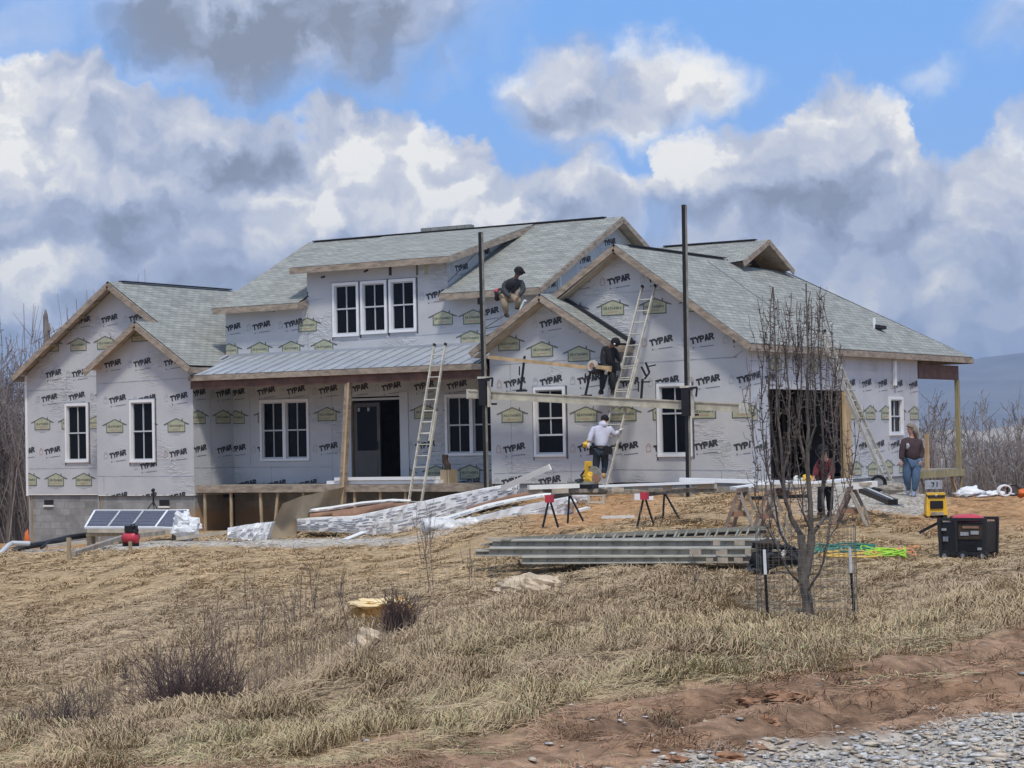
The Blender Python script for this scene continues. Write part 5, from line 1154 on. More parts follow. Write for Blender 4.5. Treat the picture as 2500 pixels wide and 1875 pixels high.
b=MB(); a=U(808,1174,Y=46.5); c=U(1080,1173,Y=46.5); b.box((a[0],46.3,ZP+.01),(c[0],46.8,ZP+.10),'white'); b.box((a[0]+.3,46.25,ZP+.11),(c[0]-.1,46.7,ZP+.19),'white')
tag(b.build('trim_stack'),'long white trim boards stacked on the porch floor before the door','boards')
a=U(1098,1164,Y=46.7); t=thing('stone_stack','tan block and black crooked pipe standing at the right end of the porch','block',(a[0],46.7,ZP))
b=MB(); b.box((a[0]-.20,46.55,ZP),(a[0]-.0,46.95,ZP+.36),'ply'); b.box((a[0]+.03,46.55,ZP),(a[0]+.08,46.95,ZP+.36),'ply'); b.build('tan_block',t)
b=MB(); b.tube([(a[0]-.05,46.7,ZP+.36),(a[0]-.06,46.7,ZP+.48),(a[0]-.14,46.7,ZP+.60),(a[0]-.13,46.7,ZP+.76)],[.09,.09,.08,.085],'drk_b',9); b.build('black_pipe',t)
# ------------------------------------------------------------------ solar panels and clutter at the left
TLp=[(232,1247),(294,1247),(351,1247),(409,1247),(460,1246)]; BLp=[(208,1288),(263,1288),(320,1288),(379,1288),(433,1290)]
def panel(i,lab):
    a=at(*BLp[i],51.0); c=at(*BLp[i+1],51.0); u=(c-a); hgt=at(*TLp[i],52.3)-a; hgt2=at(*TLp[i+1],52.3)-c
    t=thing('solar_panel',lab,'solar panel',a,'solar panels leaning in a row by the foundation')
    L=lambda s,r: a+u*s+(hgt*(1-s)+hgt2*s)*r
    n=np.cross(u,hgt); n/=np.linalg.norm(n)
    if n@FW>0: n=-n
    b=MB(); P_=[L(.03,.03),L(.97,.03),L(.97,.97),L(.03,.97)]; b.add([p+n*.01 for p in P_]+[p-n*.02 for p in P_],[(0,1,2,3),(7,6,5,4)],mat('solar_cells',(.035,.045,.085),.25,.15,2,(1,1,1),0,0,10,.5)); b.build('cells',t)
    b=MB()
    for p,q in (((0,0),(1,0)),((1,0),(1,1)),((1,1),(0,1)),((0,1),(0,0))): b.beam(L(*p),L(*q),.045,.045,'white',up=n)
    b.build('frame',t)
    b=MB()
    for k in range(1,6): b.beam(L(.04,k/6)+n*.012,L(.96,k/6)+n*.012,.004,.008,'inkg',up=n)
    b.build('cell_lines',t)
for i,l in enumerate(('leftmost dark solar panel of the four by the block foundation','second solar panel from the left in the row of four','third solar panel from the left, above the red compressor','rightmost solar panel of the four, against the white sack')): panel(i,l)
a=at(214,1296,50.9); c=at(440,1297,50.9); b=MB(); b.beam(a,c,.12,.08,'soffit'); b.beam(at(212,1305,51.2),at(330,1306,51.2),.2,.07,'tanwood')
for px_ in (222,300,430): q=at(px_,1302,51.3); b.beam(q,[q[0],q[1],q[2]-.5],.15,.15,'tanwood',up=(0,1,0)); b.beam(q,at(px_+18,1258,52.4),.05,.05,'tanwood')
tag(b.build('panel_stand'),'rough lumber stand carrying the four solar panels','stand')
b=MB()
for i,(px,py,r) in enumerate(((447,1275,.24),(458,1288,.26),(470,1290,.22),(440,1292,.20),(452,1264,.14))): b.lumpy(at(px,py,50.8),(r,r*.8,r),'fabric_white',i+9,.55,14,10,1.5)
tag(b.build('white_sack'),'crumpled white sack beside the last solar panel','sack')
q=gp(318,1327,40,52); q=at(319,1313,47.5); t=thing('air_compressor','small red air compressor tank with black top in the grass','compressor',q)
b=MB(); b.tube([q+[-.19,0,0],q+[-.16,0,0],q+[.16,0,0],q+[.19,0,0]],[.06,.13,.13,.06],'red',14); b.build('tank',t,True)
b=MB(); b.box(q+[-.10,-.09,.12],q+[.14,.09,.27],'black'); b.tube([q+[.0,0,.27],q+[.1,0,.31],q+[.22,0,.18]],.016,'black',6); b.lumpy(q+[.16,0,.14],(.06,.06,.08),'black'); b.build('motor',t)
b=MB()
for sx in (-.12,.12): b.box(q+[sx-.02,-.12,-.19],q+[sx+.02,.12,-.10],'rubber')
b.build('foot',t)
q=at(375,1244,54.5); t=thing('tripod','small black tripod mast behind the solar panels','tripod',q); b=MB(); top_=at(374,1197,54.5); b.tube([q+[0,0,.1],top_],.025,'black',6); b.lumpy(top_,(.05,.05,.05),'black'); b.build('mast',t); 
for s in ((-.18,-.1),(.12,-.1),(.0,.18)):
    b=MB(); b.tube([lerp(q,top_,.42),q+[s[0],s[1],-.05]],.013,'black',5); b.build('leg',t)
def stake(px,y0,y1,lab,wd=.09,D=None):
    g0=gp(px,y1,35,60) if D is None else at(px,y1,D); DD=float(g0@FW); a=at(px,y0,DD); b=MB(); b.beam(g0-[0,0,.1],a,wd,wd*.6,'tanwood',up=(0,1,0)); tag(b.build('wooden_stake'),lab,'stake','wooden stakes at the left edge of the plot')
stake(168,1313,1368,'taller wooden stake in the grass below the foundation'); stake(318,1322,1350,'short wooden stake in front of the red compressor',.07)
b=MB(); b.tube([at(-20,1372,48),at(22,1330,49),at(30,1326,49.2),at(72,1327,49.4)],.055,'trimgrey',8); tag(b.build('drain_pipe'),'pale grey drain pipe with an elbow at the far left ground','pipe')
b=MB(); b.tube([at(-10,1356,50.5),at(60,1335,50.6),at(110,1327,51),at(170,1312,51.4),at(215,1306,51.8)],.07,'black',8); b.tube([at(100,1338,50.2),at(125,1322,50.6),at(170,1318,51)],.035,'black',6); tag(b.build('black_hose'),'black corrugated drain hose along the left foundation','hose')
b=MB(); b.beam(at(178,1352,46.8),at(300,1312,49.2),.12,.10,'greywood'); b.beam(at(300,1312,49.2),at(400,1300,50),.12,.10,'greywood'); tag(b.build('grey_beam'),'weathered grey beam lying from the tall stake toward the solar panels','beam')
b=MB(); b.beam(at(115,1334,49.6),at(210,1323,50),.18,.07,'soffit'); tag(b.build('plank_offcut'),'pale plank on the ground under the left solar panel','plank')
b=MB(); b.lumpy(at(66,1320,56),(.07,.06,.26),'orange',3,.5); tag(b.build('orange_fence_roll',smooth=True),'orange plastic mesh scrap at the left foundation corner','mesh')
b=MB(); b.beam(at(430,1316,48.6),at(560,1298,48.8),.06,.07,'soffit'); tag(b.build('edging_board'),'thin board edging the crushed stone below the porch','board')
# ------------------------------------------------------------------ cutting tables
def red_trestle(ax,ay,ly,l1,l2,bx,by,m1,m2,my,lab):
    D0=39.6; D1=41.6; hd=at(ax,ay,D0); he=at(bx,by,D1); t=thing('sawhorse',lab,'sawhorse',hd,'black sawhorses with red heads under the long table')
    b=MB(); b.beam(hd,he,.09,.07,'black'); b.build('top_beam',t)
    b=MB(); b.box(hd-[.06,.06,.09],hd+[.06,.07,.05],'red'); b.build('head',t)
    for p,q in ((hd,at(l1,ly,D0)),(hd,at(l2,ly,D0)),(he,at(m1,my,D1)),(he,at(m2,my-6,D1))):
        q=q.copy(); b=MB(); b.beam(p,q,.028,.034,'black',up=(0,1,0)); b.build('leg',t)
red_trestle(1341,1215,1288,1325,1363,1390,1206,1386,1424,1278,'black sawhorse with red head under the left end of the long table')
red_trestle(1573,1208,1288,1555,1598,1622,1202,1618,1660,1275,'black sawhorse with red head in front of the white box')
def wood_trestle(px,py,lab,D=39.0,s=1.0):
    c=at(px,py,D); t=thing('wooden_sawhorse',lab,'sawhorse',c,'brown wooden sawhorses by the young tree'); ax=np.array([FH[0],FH[1],0])*1.0*s+RH*.25; g=tzf(c[0],c[1])
    b=MB(); b.beam(c-ax*.45,c+ax*.55,.08,.08,'brownleg'); b.build('top_beam',t); b=MB(); b.beam(c-ax*.38+RH*.2+[0,0,-.42],c-ax*.38-RH*.2+[0,0,-.42],.03,.09,'card'); b.beam(c+ax*.4+RH*.2+[0,0,-.42],c+ax*.4-RH*.2+[0,0,-.42],.03,.09,'tanwood'); b.build('brace',t)
    for e_ in (-.4,.45):
        for sgn in (-1,1):
            p=c+ax*e_; q=p+RH*sgn*.34+ax*(.12*np.sign(e_)); q[2]=g-.02; b=MB(); b.beam(p,q,.04,.065,'brownleg' if sgn<0 else 'greywood',up=RH); b.build('leg',t)
wood_trestle(1812,1196,'left brown wooden sawhorse behind the young tree',38.6); wood_trestle(1880,1200,'middle brown wooden sawhorse half hidden by the tree limbs',38.0); wood_trestle(2078,1192,'right brown wooden sawhorse between the tree and the yellow unit',40.5)
t=thing('work_table','long grey plank table on sawhorses carrying white trim boards','table',at(1500,1200,40.5))
b=MB(); b.beam(at(1292,1199,40.4),at(1480,1197,40.6),.32,.07,'greywood'); b.beam(at(1395,1203,40.8),at(1885,1192,40.2),.30,.08,'greywood'); b.beam(at(1845,1188,39.2),at(2112,1181,41.0),.35,.06,'soffit'); b.build('table_plank',t)
for (x0,x1,y) in ((1295,1325,1200),(1347,1388,1199),(1493,1523,1195),(1545,1583,1193),(1618,1640,1191),(1700,1750,1188)): b=MB(); b.beam(at(x0,y,40.2),at(x1,y-1,40.2),.04,.09,'soffit'); b.build('cleat',t)
def trim(lab,a,c,D0,D1,wd=.16,ht=.05,mn='white'):
    b=MB(); b.beam(at(*a,D0),at(*c,D1),wd,ht,mn); tag(b.build('trim_board'),lab,'board')
trim('cream trim board on the left end of the long table',(1290,1190),(1412,1186),40.2,40.4,.2,.08,'whiteboard')
trim('long thin white trim board between the mitre saw and the pole',(1462,1187),(1745,1177),40.3,40.1,.18,.045)
trim('white board stack crossing behind the tree trunk',(1660,1171),(2000,1180),40.6,40.2,.35,.07)
trim('white board end left of the wooden sawhorses',(1790,1192),(1872,1181),39.2,39.5,.25,.05)
trim('white board behind the tree on the right of the table',(1985,1180),(2068,1171),40.9,41.5,.3,.05)
trim('cream round edged board over the right wooden sawhorse',(2045,1192),(2135,1181),40.2,41.2,.14,.11,'whiteboard')
trim('white strip lying on the clay before the table',(1469,1263),(1550,1261),41.5,41.4,.08,.05,'whiteboard')
trim('thin pale strip on the ground behind the right red sawhorse',(1562,1263),(1665,1257),41.8,42.2,.06,.03,'soffit')
trim('short pale offcut beside the left red sawhorse',(1411,1247),(1436,1240),43,43.4,.10,.05,'whiteboard')
a=at(1546,1201,43.5); c=at(1594,1220,43.5); b=MB(); b.beam(at(1548,1211,43.4),at(1594,1211,43.4),.3,.155,'white'); tag(b.build('white_box'),'white box on the ground behind the right red sawhorse','box')
# mitre saw
q=at(1432,1186,40.6); t=thing('mitre_saw','yellow and black mitre saw standing on the long table','saw',q)
b=MB(); b.box(q+[-.32,-.18,-.05],q+[.22,.2,.03],'black'); b.tube([q+[-.02,0,.0],q+[-.02,0,.06]],.16,'alud',14); b.beam(q+[-.40,-.02,.06],q+[.20,-.02,.06],.06,.05,'alud'); b.build('base',t)
b=MB(); b.lumpy(q+[.05,.02,.16],(.13,.09,.13),'yellow',2,.25); b.beam(q+[.0,.0,.18],q+[.06,-.02,.46],.09,.09,'yellow',wd2=.10); b.box(q+[.02,-.06,.38],q+[.11,.04,.47],'yellow'); b.build('housing',t,False)
b=MB(); b.tube([q+[.16,-.02,.22],q+[.16,.02,.22]],.15,'alud',16); b.tube([q+[.22,-.03,.15],q+[.22,.03,.15]],.09,'red' if 0 else 'card',10); b.build('blade',t)
b=MB(); b.tube([q+[-.05,-.03,.1],q+[-.10,-.03,.2],q+[.0,-.03,.30]],.022,'black',6); b.lumpy(q+[-.1,0,.07],(.1,.08,.07),'black'); b.build('handle',t)
b=MB()
for e_ in (at(1438,1199,42.2),at(1474,1199,42.2)): b.beam(e_,e_-[.02,0,.27],.03,.03,'alu',up=(0,1,0))
b.beam(at(1434,1226,42.2),at(1470,1226,42.2),.03,.03,'alu'); b.build('stand',t)
q=at(1970,1168,40.2); t=thing('hand_saw_tool','yellow hand tool lying on the boards behind the tree','tool',q); b=MB(); b.lumpy(q,(.10,.08,.08),'yellow',3,.4); b.beam(q+[-.16,0,-.03],q+[-.02,0,.0],.06,.06,'trimgrey'); b.build('tool_body',t,True)
b=MB(); b.lumpy(q+[-.22,0,0],(.05,.05,.06),'glove'); b.build('grip',t,True)
b=MB(); b.beam(at(1840,1216,39.5),at(1962,1211,39.9),.30,.06,'black'); b.lumpy(at(1900,1206,39.7),(.2,.12,.10),'card',3,.4); tag(b.build('black_tray'),'flat black tray under the boards behind the tree','tray')
b=MB(); b.beam(at(2108,1196,44),at(2180,1226,41.5),.20,.11,'black'); b.beam(at(2106,1192,44)+[0,0,.04],at(2178,1222,41.5)+[0,0,.03],.05,.02,'alu'); tag(b.build('black_channel'),'black metal channel slanting down from the right table','beam')
q=at(2145,1180,46); t=thing('hose_reel','small black coiled hose by the garage wall','hose',q); b=MB()
for k in range(3): b.tube([q+RH*(.17-.02*k)*math.cos(a)+np.array([0,0,(.17-.02*k)*math.sin(a)])+FH*.03*k for a in np.linspace(0,2*math.pi,16)],.018,'black',5,False)
b.build('coil',t); b=MB(); b.lumpy(q+RH*.3-[0,0,.12],(.3,.2,.12),'greywood',4,.3); b.build('rubble',t)
# ------------------------------------------------------------------ aluminium planks on the grass
def alu_plank(a,c,D0,D1,lab,hh=.14):
    p=at(*a,D0); q=at(*c,D1); t=thing('aluminium_plank',lab,'plank',p,'aluminium planks stacked on the grass')
    n=-np.array([FH[0],FH[1],0]); b=MB(); b.beam(p,q,.30,hh-.04,'web')
    L=np.linalg.norm(q-p); k=int(L/.25)
    for i in range(k): r=lerp(p,q,(i+.5)/k)+n*.155; b.beam(r+[0,0,-.02],r+[.02,0,.02],.012,.02,'inkg')
    b.build('web',t)
    for z in (hh/2-.012,-hh/2+.012): b=MB(); b.beam(p+[0,0,z]+n*.03,q+[0,0,z]+n*.03,.36,.024,'flange'); b.build('flange',t)
    return t
alu_plank((1205,1327),(1905,1325),35.2,34.6,'top aluminium plank of the stack on the grass')
alu_plank((1196,1346),(1875,1346),34.7,34.2,'middle aluminium plank of the stack, just above the ground plank')
alu_plank((1276,1366),(1870,1363),34.4,34.0,'lowest aluminium plank, pressed into the dry grass',.12)
alu_plank((1162,1349),(1290,1348),35.3,35.3,'short left end of an aluminium plank jutting from the stack',.10)
b=MB(); b.box(at(1210,1318,35.2)-[.12,.15,.0],at(1210,1318,35.2)+[.35,.1,.035],'soffit'); b.box(at(1190,1332,35.3)-[.06,.1,.0],at(1190,1332,35.3)+[.1,.1,.04],'soffit'); tag(b.build('plank_hook'),'pale hooked end fittings on the left of the plank stack','fitting')
SL_=['pale sticker on the middle plank, leftmost of the stickers','pale sticker on the middle plank, second from the left','pale sticker on the lowest plank under the middle one','pale sticker at the right end of the lowest plank','pale sticker on the lowest plank, its leftmost','small pale sticker on the top plank, left one','pale sticker on the top plank, right one','small pale sticker at the right end of the middle plank']
for i,(px,py,wd_) in enumerate(((1698,1348,.20),(1762,1348,.20),(1765,1368,.18),(1803,1368,.15),(1733,1369,.12),(1750,1325,.12),(1806,1325,.18),(1826,1346,.10))):
    q=at(px,py,33.8); b=MB(); b.box(q-[wd_/2,.01,.045],q+[wd_/2,.0,.045],'soffit'); tag(b.build('plank_label'),SL_[i],'label','pale stickers on the aluminium planks')
a=at(1235,1316,36.6); c=at(1872,1289,36.2)
t=thing('ladder_on_ground','aluminium ladder lying on edge behind the stacked planks','ladder',a); fv=np.array([FH[0],FH[1],0])
a2=at(1300,1321,36.2); c2=at(1862,1313,35.9)
b=MB(); b.beam(a,c,.035,.07,'alud'); b.build('rail',t); b=MB(); b.beam(a2,c2,.035,.07,'alud'); b.build('rail',t)
for i in range(22):
    f_=(i+.8)/22.5; b=MB(); b.beam(lerp(a,c,.12+.88*f_),lerp(a2,c2,f_),.03,.03,'alud')
    if i%3==1: b.beam(lerp(a,c,.12+.88*f_)+fv*.1+RH*.07,lerp(a2,c2,f_)+fv*.1+RH*.07,.03,.03,'alud')
    b.build('rung',t)
b=MB(); b.beam(lerp(a,c,.1)+fv*.12-[0,0,.04],c+fv*.12-[0,0,.04],.06,.10,'black'); b.build('shade_bar',t)  # black bar drawn as the shade behind the ladder, no third rail
# ------------------------------------------------------------------ generators
def generator():
    g0=at(2366,1366,36.0); g0[2]=tzf(g0[0],g0[1]); t=thing('generator','large black generator with red top and wheels on the grass','generator',g0); t.rotation_euler=(0,0,YAW+R(-32))
    fr=np.array; w_=.82;h_=.60;d_=.60
    b=MB(); X0,X1=-.40,.42
    b.beam((0,0,.13),(0,0,.64),w_*.94,d_,'black',up=(0,1,0),wd2=w_) ; b.build('body',t,local=True)
    b=MB()
    for x in (-.40,.40):
        for y in (-.30,.30): b=MB(); b.beam((x*.93,y,.08),(x,y,.70),.06,.06,'rubber',up=(0,1,0)); b.build('frame_post',t,local=True)
    for y in (-.30,.30):
        for c_ in (((-.42,y,.69),(.42,y,.69)),((-.36,y,.12),(.36,y,.12))): b=MB(); b.beam(*c_,.05,.05,'rubber'); b.build('frame_bar',t,local=True)
    b=MB(); b.beam((-.1,-.31,.12),(-.1,-.31,.66),.05,.03,'rubber',up=(0,1,0)); b.build('frame_bar',t,local=True)
    b=MB(); b.lumpy((-.02,0,.68),(.30,.22,.09),'red',3,.12,14,8); b.build('tank_cover',t,True,local=True)
    b=MB(); b.box((-.06,-.325,.36),(.36,-.312,.60),'drk_b'); b.box((-.02,-.335,.42),(.12,-.326,.48),'inkl'); b.box((.16,-.335,.44),(.30,-.326,.50),'inkl'); b.box((.02,-.335,.54),(.30,-.326,.58),'card'); b.box((-.35,-.33,.50),(-.27,-.315,.54),'inkl'); b.box((.27,-.33,.18),(.34,-.315,.22),'inkl'); b.box((-.33,-.33,.32),(-.24,-.315,.40),'inkg')
    for k in range(6): b.box((-.02,-.33,.16+k*.028),(.24,-.318,.172+k*.028),'rubber')
    b.build('control_panel',t,local=True)
    for x in (-.30,.02,.36):
        b=MB(); b.tube([(x,-.36,.085),(x,-.28,.085)],.085,'rubber',14); b.tube([(x,-.365,.085),(x,-.36,.085)],.035,'inkg',10); b.build('wheel',t,local=True)
    b=MB(); b.beam((-.40,-.15,.66),(-.78,-.25,.46),.03,.05,'black'); b.build('pull_handle',t,local=True)
generator()
g0=at(2284,1249,43.5); g0[2]=tzf(g0[0],g0[1]); t=thing('yellow_heater','yellow inverter unit with a black grille on the clay near the deck','generator',g0); t.rotation_euler=(0,0,R(28))
b=MB(); b.beam((0,0,.05),(0,0,.42),.44,.42,'yellow',up=(0,1,0),wd2=.38,ht2=.40); b.box((-.21,-.235,.03),(-.14,-.20,.20),'yellow'); b.build('body',t,local=True)
b=MB(); b.box((-.13,-.235,.18),(.13,-.212,.34),'black'); b.box((-.12,-.235,.05),(.13,-.218,.11),'greywood'); b.box((-.17,-.22,.40),(.17,.15,.455),'rubber'); b.build('grille',t,local=True)
b=MB(); b.box((-.18,-.20,.455),(.18,.16,.50),'yellow'); b.lumpy((0,-.2,.44),(.03,.02,.03),'white'); b.build('carry_handle',t,local=True)
b=MB()
for x in (-.17,.17): b.box((x-.04,-.2,-.01),(x+.04,.2,.04),'rubber')
b.build('foot',t,local=True)
q=at(2278,1186,47); b=MB(); b.box(q-[.17,.05,.07],q+[.17,.12,.12],'inkl')
for pq in text_polys('71',.10,.26): b.add([(q[0]+.07+p[0],q[1]-.055,q[2]+.03+p[1]) for p in pq],[(0,1,2,3)],'ink')
tag(b.build('number_board'),'pale grey block marked 71 under the rear deck','block')
q=gp(2385,1214,46,56); t=thing('white_tarp','crumpled white sheet lying on the clay right of the deck','tarp',at(2380,1205,50)); b=MB()
for i,(px,py,rx,rz) in enumerate(((2370,1202,.32,.13),(2355,1207,.25,.08),(2400,1209,.35,.05),(2425,1206,.25,.07),(2445,1207,.3,.06))): b.lumpy(at(px,py,50),(rx,.25,rz),'fabric_white',i+3,.5,12,8,2.4,flat=.04)
b.build('sheet',t,True)
q=at(2460,1208,49.5); t=thing('hose_coil','white and dark coiled hose on the clay at the right edge','hose',q); b=MB()
for k in range(4): b.tube([q+RH*(.10*(k%2)*2-.05+(.14+.01*k)*math.cos(a))+np.array([0,0,.10+(.12)*math.sin(a)])+FH*.05*k for a in np.linspace(0,2*math.pi,18)],.022,('white','black','white','skin')[k],5,False)
b.build('coil',t); b=MB(); b.lumpy(q+RH*.34+[0,0,.03],(.12,.1,.1),'orange',3,.4); b.lumpy(q+RH*.55+[0,0,.12],(.12,.1,.2),'black',3,.3); b.build('orange_end',t,True)
# cords
def cord(lab,mn,px0,px1,py0,py1,n,D,r=.012,seed=1):
    rr=random.Random(seed); pts=[]
    for i in range(n):
        px=rr.uniform(px0,px1) if i%2 else (px0 if i%4==0 else px1)+rr.uniform(-12,12); py=rr.uniform(py0,py1); q=gp(px,py,D-4,D+5); q[2]=float(tz2(q[0],q[1]))+.05+.05*rr.random(); pts.append(q)
    P=[]
    for i in range(len(pts)-3):
        a,b_,c,d=pts[i:i+4]
        for k in range(6):
            s=k/6; P.append(.5*((2*b_)+(-a+c)*s+(2*a-5*b_+4*c-d)*s*s+(-a+3*b_-3*c+d)*s**3))
    b=MB(); b.tube(P,r,mn,4); tag(b.build('cord_tangle'),lab,'cord')
M['lime']=mat('lime_cord',(.35,.62,.04),.5); M['teal']=mat('teal_cord',(.02,.18,.14),.5); M['amber']=mat('amber_cord',(.65,.42,.08),.5); M['ocord']=mat('orange_cord',(.72,.30,.12),.5)
cord('tangled lime green cord on the ground right of the tree','lime',2110,2205,1344,1368,26,35.5,.014,3)
cord('looped amber cord on the ground behind the right wire post','amber',2020,2140,1352,1372,20,35.2,.014,5)
cord('dark teal cord on the ground right behind the tree trunk','teal',1985,2125,1338,1362,22,35.8,.014,8)
cord('thin orange cord end at the right of the green tangle','ocord',2195,2235,1344,1368,12,35.4,.012,9)
# dark bag by the tree
t=thing('tool_bag','dark cluttered tool bags on the grass left of the tree trunk','bag',gp(1890,1385,30,38)); b=MB()
for i,(px,py,rx,rz) in enumerate(((1860,1370,.16,.14),(1885,1352,.2,.10),(1905,1362,.22,.10),(1930,1358,.14,.14),(1850,1390,.14,.10),(1870,1330,.2,.08),(1915,1338,.14,.06))): b.lumpy(at(px,py,33.4),(rx,.2,rz),('blk_j','gry_j','drk_b')[i%3],i+3,.7,12,8,3)
b.build('bag',t,True); b=MB(); b.beam(at(1885,1344,33.2),at(1905,1343,33.2),.06,.03,'soffit'); b.lumpy(at(1913,1352,33.2),(.04,.04,.06),'glove'); b.build('tool',t)
trim('pale plank in the grass at the far right',(2345,1426),(2520,1421),30.0,29.6,.16,.06,'soffit')
# rocks
def rock(lab,parts,mn,D,name='rock',flat=None,amp=.45):
    t=thing(name,lab,'rock',at(parts[0][0],parts[0][1],D))
    b=MB()
    for i,(px,py,rx,rz,m_) in enumerate(parts): b.lumpy(at(px,py,D),(rx,rx*.7,rz),m_ or mn,i+5,amp,16,12,1.7)
    b.build('stone',t,False); return t
gq=gp(920,1512); D0=float(gq@FW)
rock('big ochre boulder on the slope behind the purple shrub',[(910,1503,.35,.20,None),(958,1498,.32,.21,None)],'ochre',D0+.05,amp=.3); rock('flat pale yellow slab lying on the ochre boulder',[(903,1474,.30,.065,'slab'),(932,1470,.22,.06,'slab'),(985,1470,.07,.04,'slab')],'slab',D0-.1); rock('small pale stone chip right of the ochre boulder',[(985,1468,.06,.03,None)],'stone',D0+.1)
rock('cream wedge shaped rock at the foot of the purple shrub',[(897,1566,.17,.14,None),(870,1580,.16,.07,None),(907,1556,.10,.10,None)],'stone',float(gp(890,1590)@FW)+.1)
rock('cream boulder half sunk in the grass below the planks',[(1310,1430,.32,.16,None),(1338,1434,.24,.13,None),(1245,1436,.26,.13,None),(1285,1430,.26,.14,None)],'stone',float(gp(1300,1448)@FW)+.1)
rock('brown stone sitting on the clay verge of the drive',[(1728,1772,.055,.03,None)],'stone',float(gp(1728,1780)@FW))
for i,(px,py,r) in enumerate(((1530,1565,.0),)): pass
# clods of red clay
CL_=['lump of red clay on the verge, left of three under the bank','biggest red clay lump under the bank below the tree','clay lump touching the biggest one on its right','small clay lump just above the others under the bank','clay lump in the middle of the bare verge','lone clay lump at the upper edge of the wheel rut','red clay lump near the left tip of the gravel','red clay lump on the gravel at the bottom edge','red clay lump on the gravel, right of the one at the edge']
for i,(px,py,r) in enumerate(((1830,1722,.06),(1930,1715,.08),(1960,1712,.07),(1895,1705,.05),(1870,1765,.05),(2060,1655,.05),(1650,1862,.05),(1780,1860,.06),(1850,1838,.05))):
    q=gp(px,py); b=MB(); b.lumpy(q+[0,0,.01],(r*1.4,r,r*.5),mat('clay_clod',(.28,.15,.085),.95,.3,20),i,.8,12,8,3); tag(b.build('clay_clod'),CL_[i],'clod','clay lumps on the verge')
# ------------------------------------------------------------------ bare trees
def seg_mesh(name,segs,mn,parent=None,sides=4,loc=True):
    """segs: list of (p0,p1,r0,r1) turned into thin prisms in one mesh"""
    n=len(segs); A=np.array([s[0] for s in segs]); B=np.array([s[1] for s in segs]); r0=np.array([s[2] for s in segs]); r1=np.array([s[3] for s in segs])
    d=B-A; L=np.linalg.norm(d,axis=1,keepdims=True); d=d/np.maximum(L,1e-9); ref=np.tile([0.31,0.22,.92],(n,1)); bad=np.abs((d*ref).sum(1))>.97; ref[bad]=(1,0,0)
    u=np.cross(d,ref); u/=np.linalg.norm(u,axis=1,keepdims=True); v=np.cross(d,u)
    A=A-d*r0[:,None]*.3
    V=[]
    for k in range(sides):
        a=2*math.pi*k/sides; V.append(A+(u*math.cos(a)+v*math.sin(a))*r0[:,None])
    for k in range(sides):
        a=2*math.pi*k/sides; V.append(B+(u*math.cos(a)+v*math.sin(a))*r1[:,None])
    V=np.stack(V,1).reshape(-1,3); k0=np.arange(n)[:,None]*(2*sides)
    Q=np.concatenate([k0+np.array([[i,(i+1)%sides,sides+(i+1)%sides,sides+i]]) for i in range(sides)],0)
    o=raw_mesh(name,V,Q,None,M[mn]); 
    if parent is not None:
        o.parent=parent
    return o
def grow(p,d,L,r,depth,rr,segs,up=.25,spread=.6,kids=(3,5),shrink=.62,minr=.004,twist=.18,nseg=4,taper=.55,start=.25):
    p=np.array(p,float); d=np.array(d,float); d/=np.linalg.norm(d); pts=[p.copy()]; dirs=[d.copy()]; rad=[r]
    for i in range(nseg):
        d=d+np.array([rr.gauss(0,twist),rr.gauss(0,twist),rr.gauss(0,twist)*.6+up*.3]); d/=np.linalg.norm(d); q=p+d*L/nseg; r2=max(minr,r*(1-(1-taper)*(i+1)/nseg))
        segs.append((p.copy(),q.copy(),rad[-1],r2,depth)); p=q; pts.append(q.copy()); dirs.append(d.copy()); rad.append(r2)
    if depth<=0: return
    for k in range(rr.randint(*kids)):
        f=start+(1-start)*rr.random(); i=min(nseg-1,int(f*nseg)); base=pts[i]*(1-(f*nseg-i))+pts[i+1]*(f*nseg-i); dd=dirs[i+1]
        side=np.array([rr.gauss(0,1),rr.gauss(0,1),rr.gauss(0,.5)]); side-=dd*np.dot(side,dd); side/=np.linalg.norm(side)+1e-6
        nd=dd*(1-spread*.45)+side*spread; grow(base,nd,L*shrink*rr.uniform(.7,1.15),max(minr,rad[i]*.55),depth-1,rr,segs,up,spread,kids,shrink,minr,twist,max(3,nseg-1),taper,start)
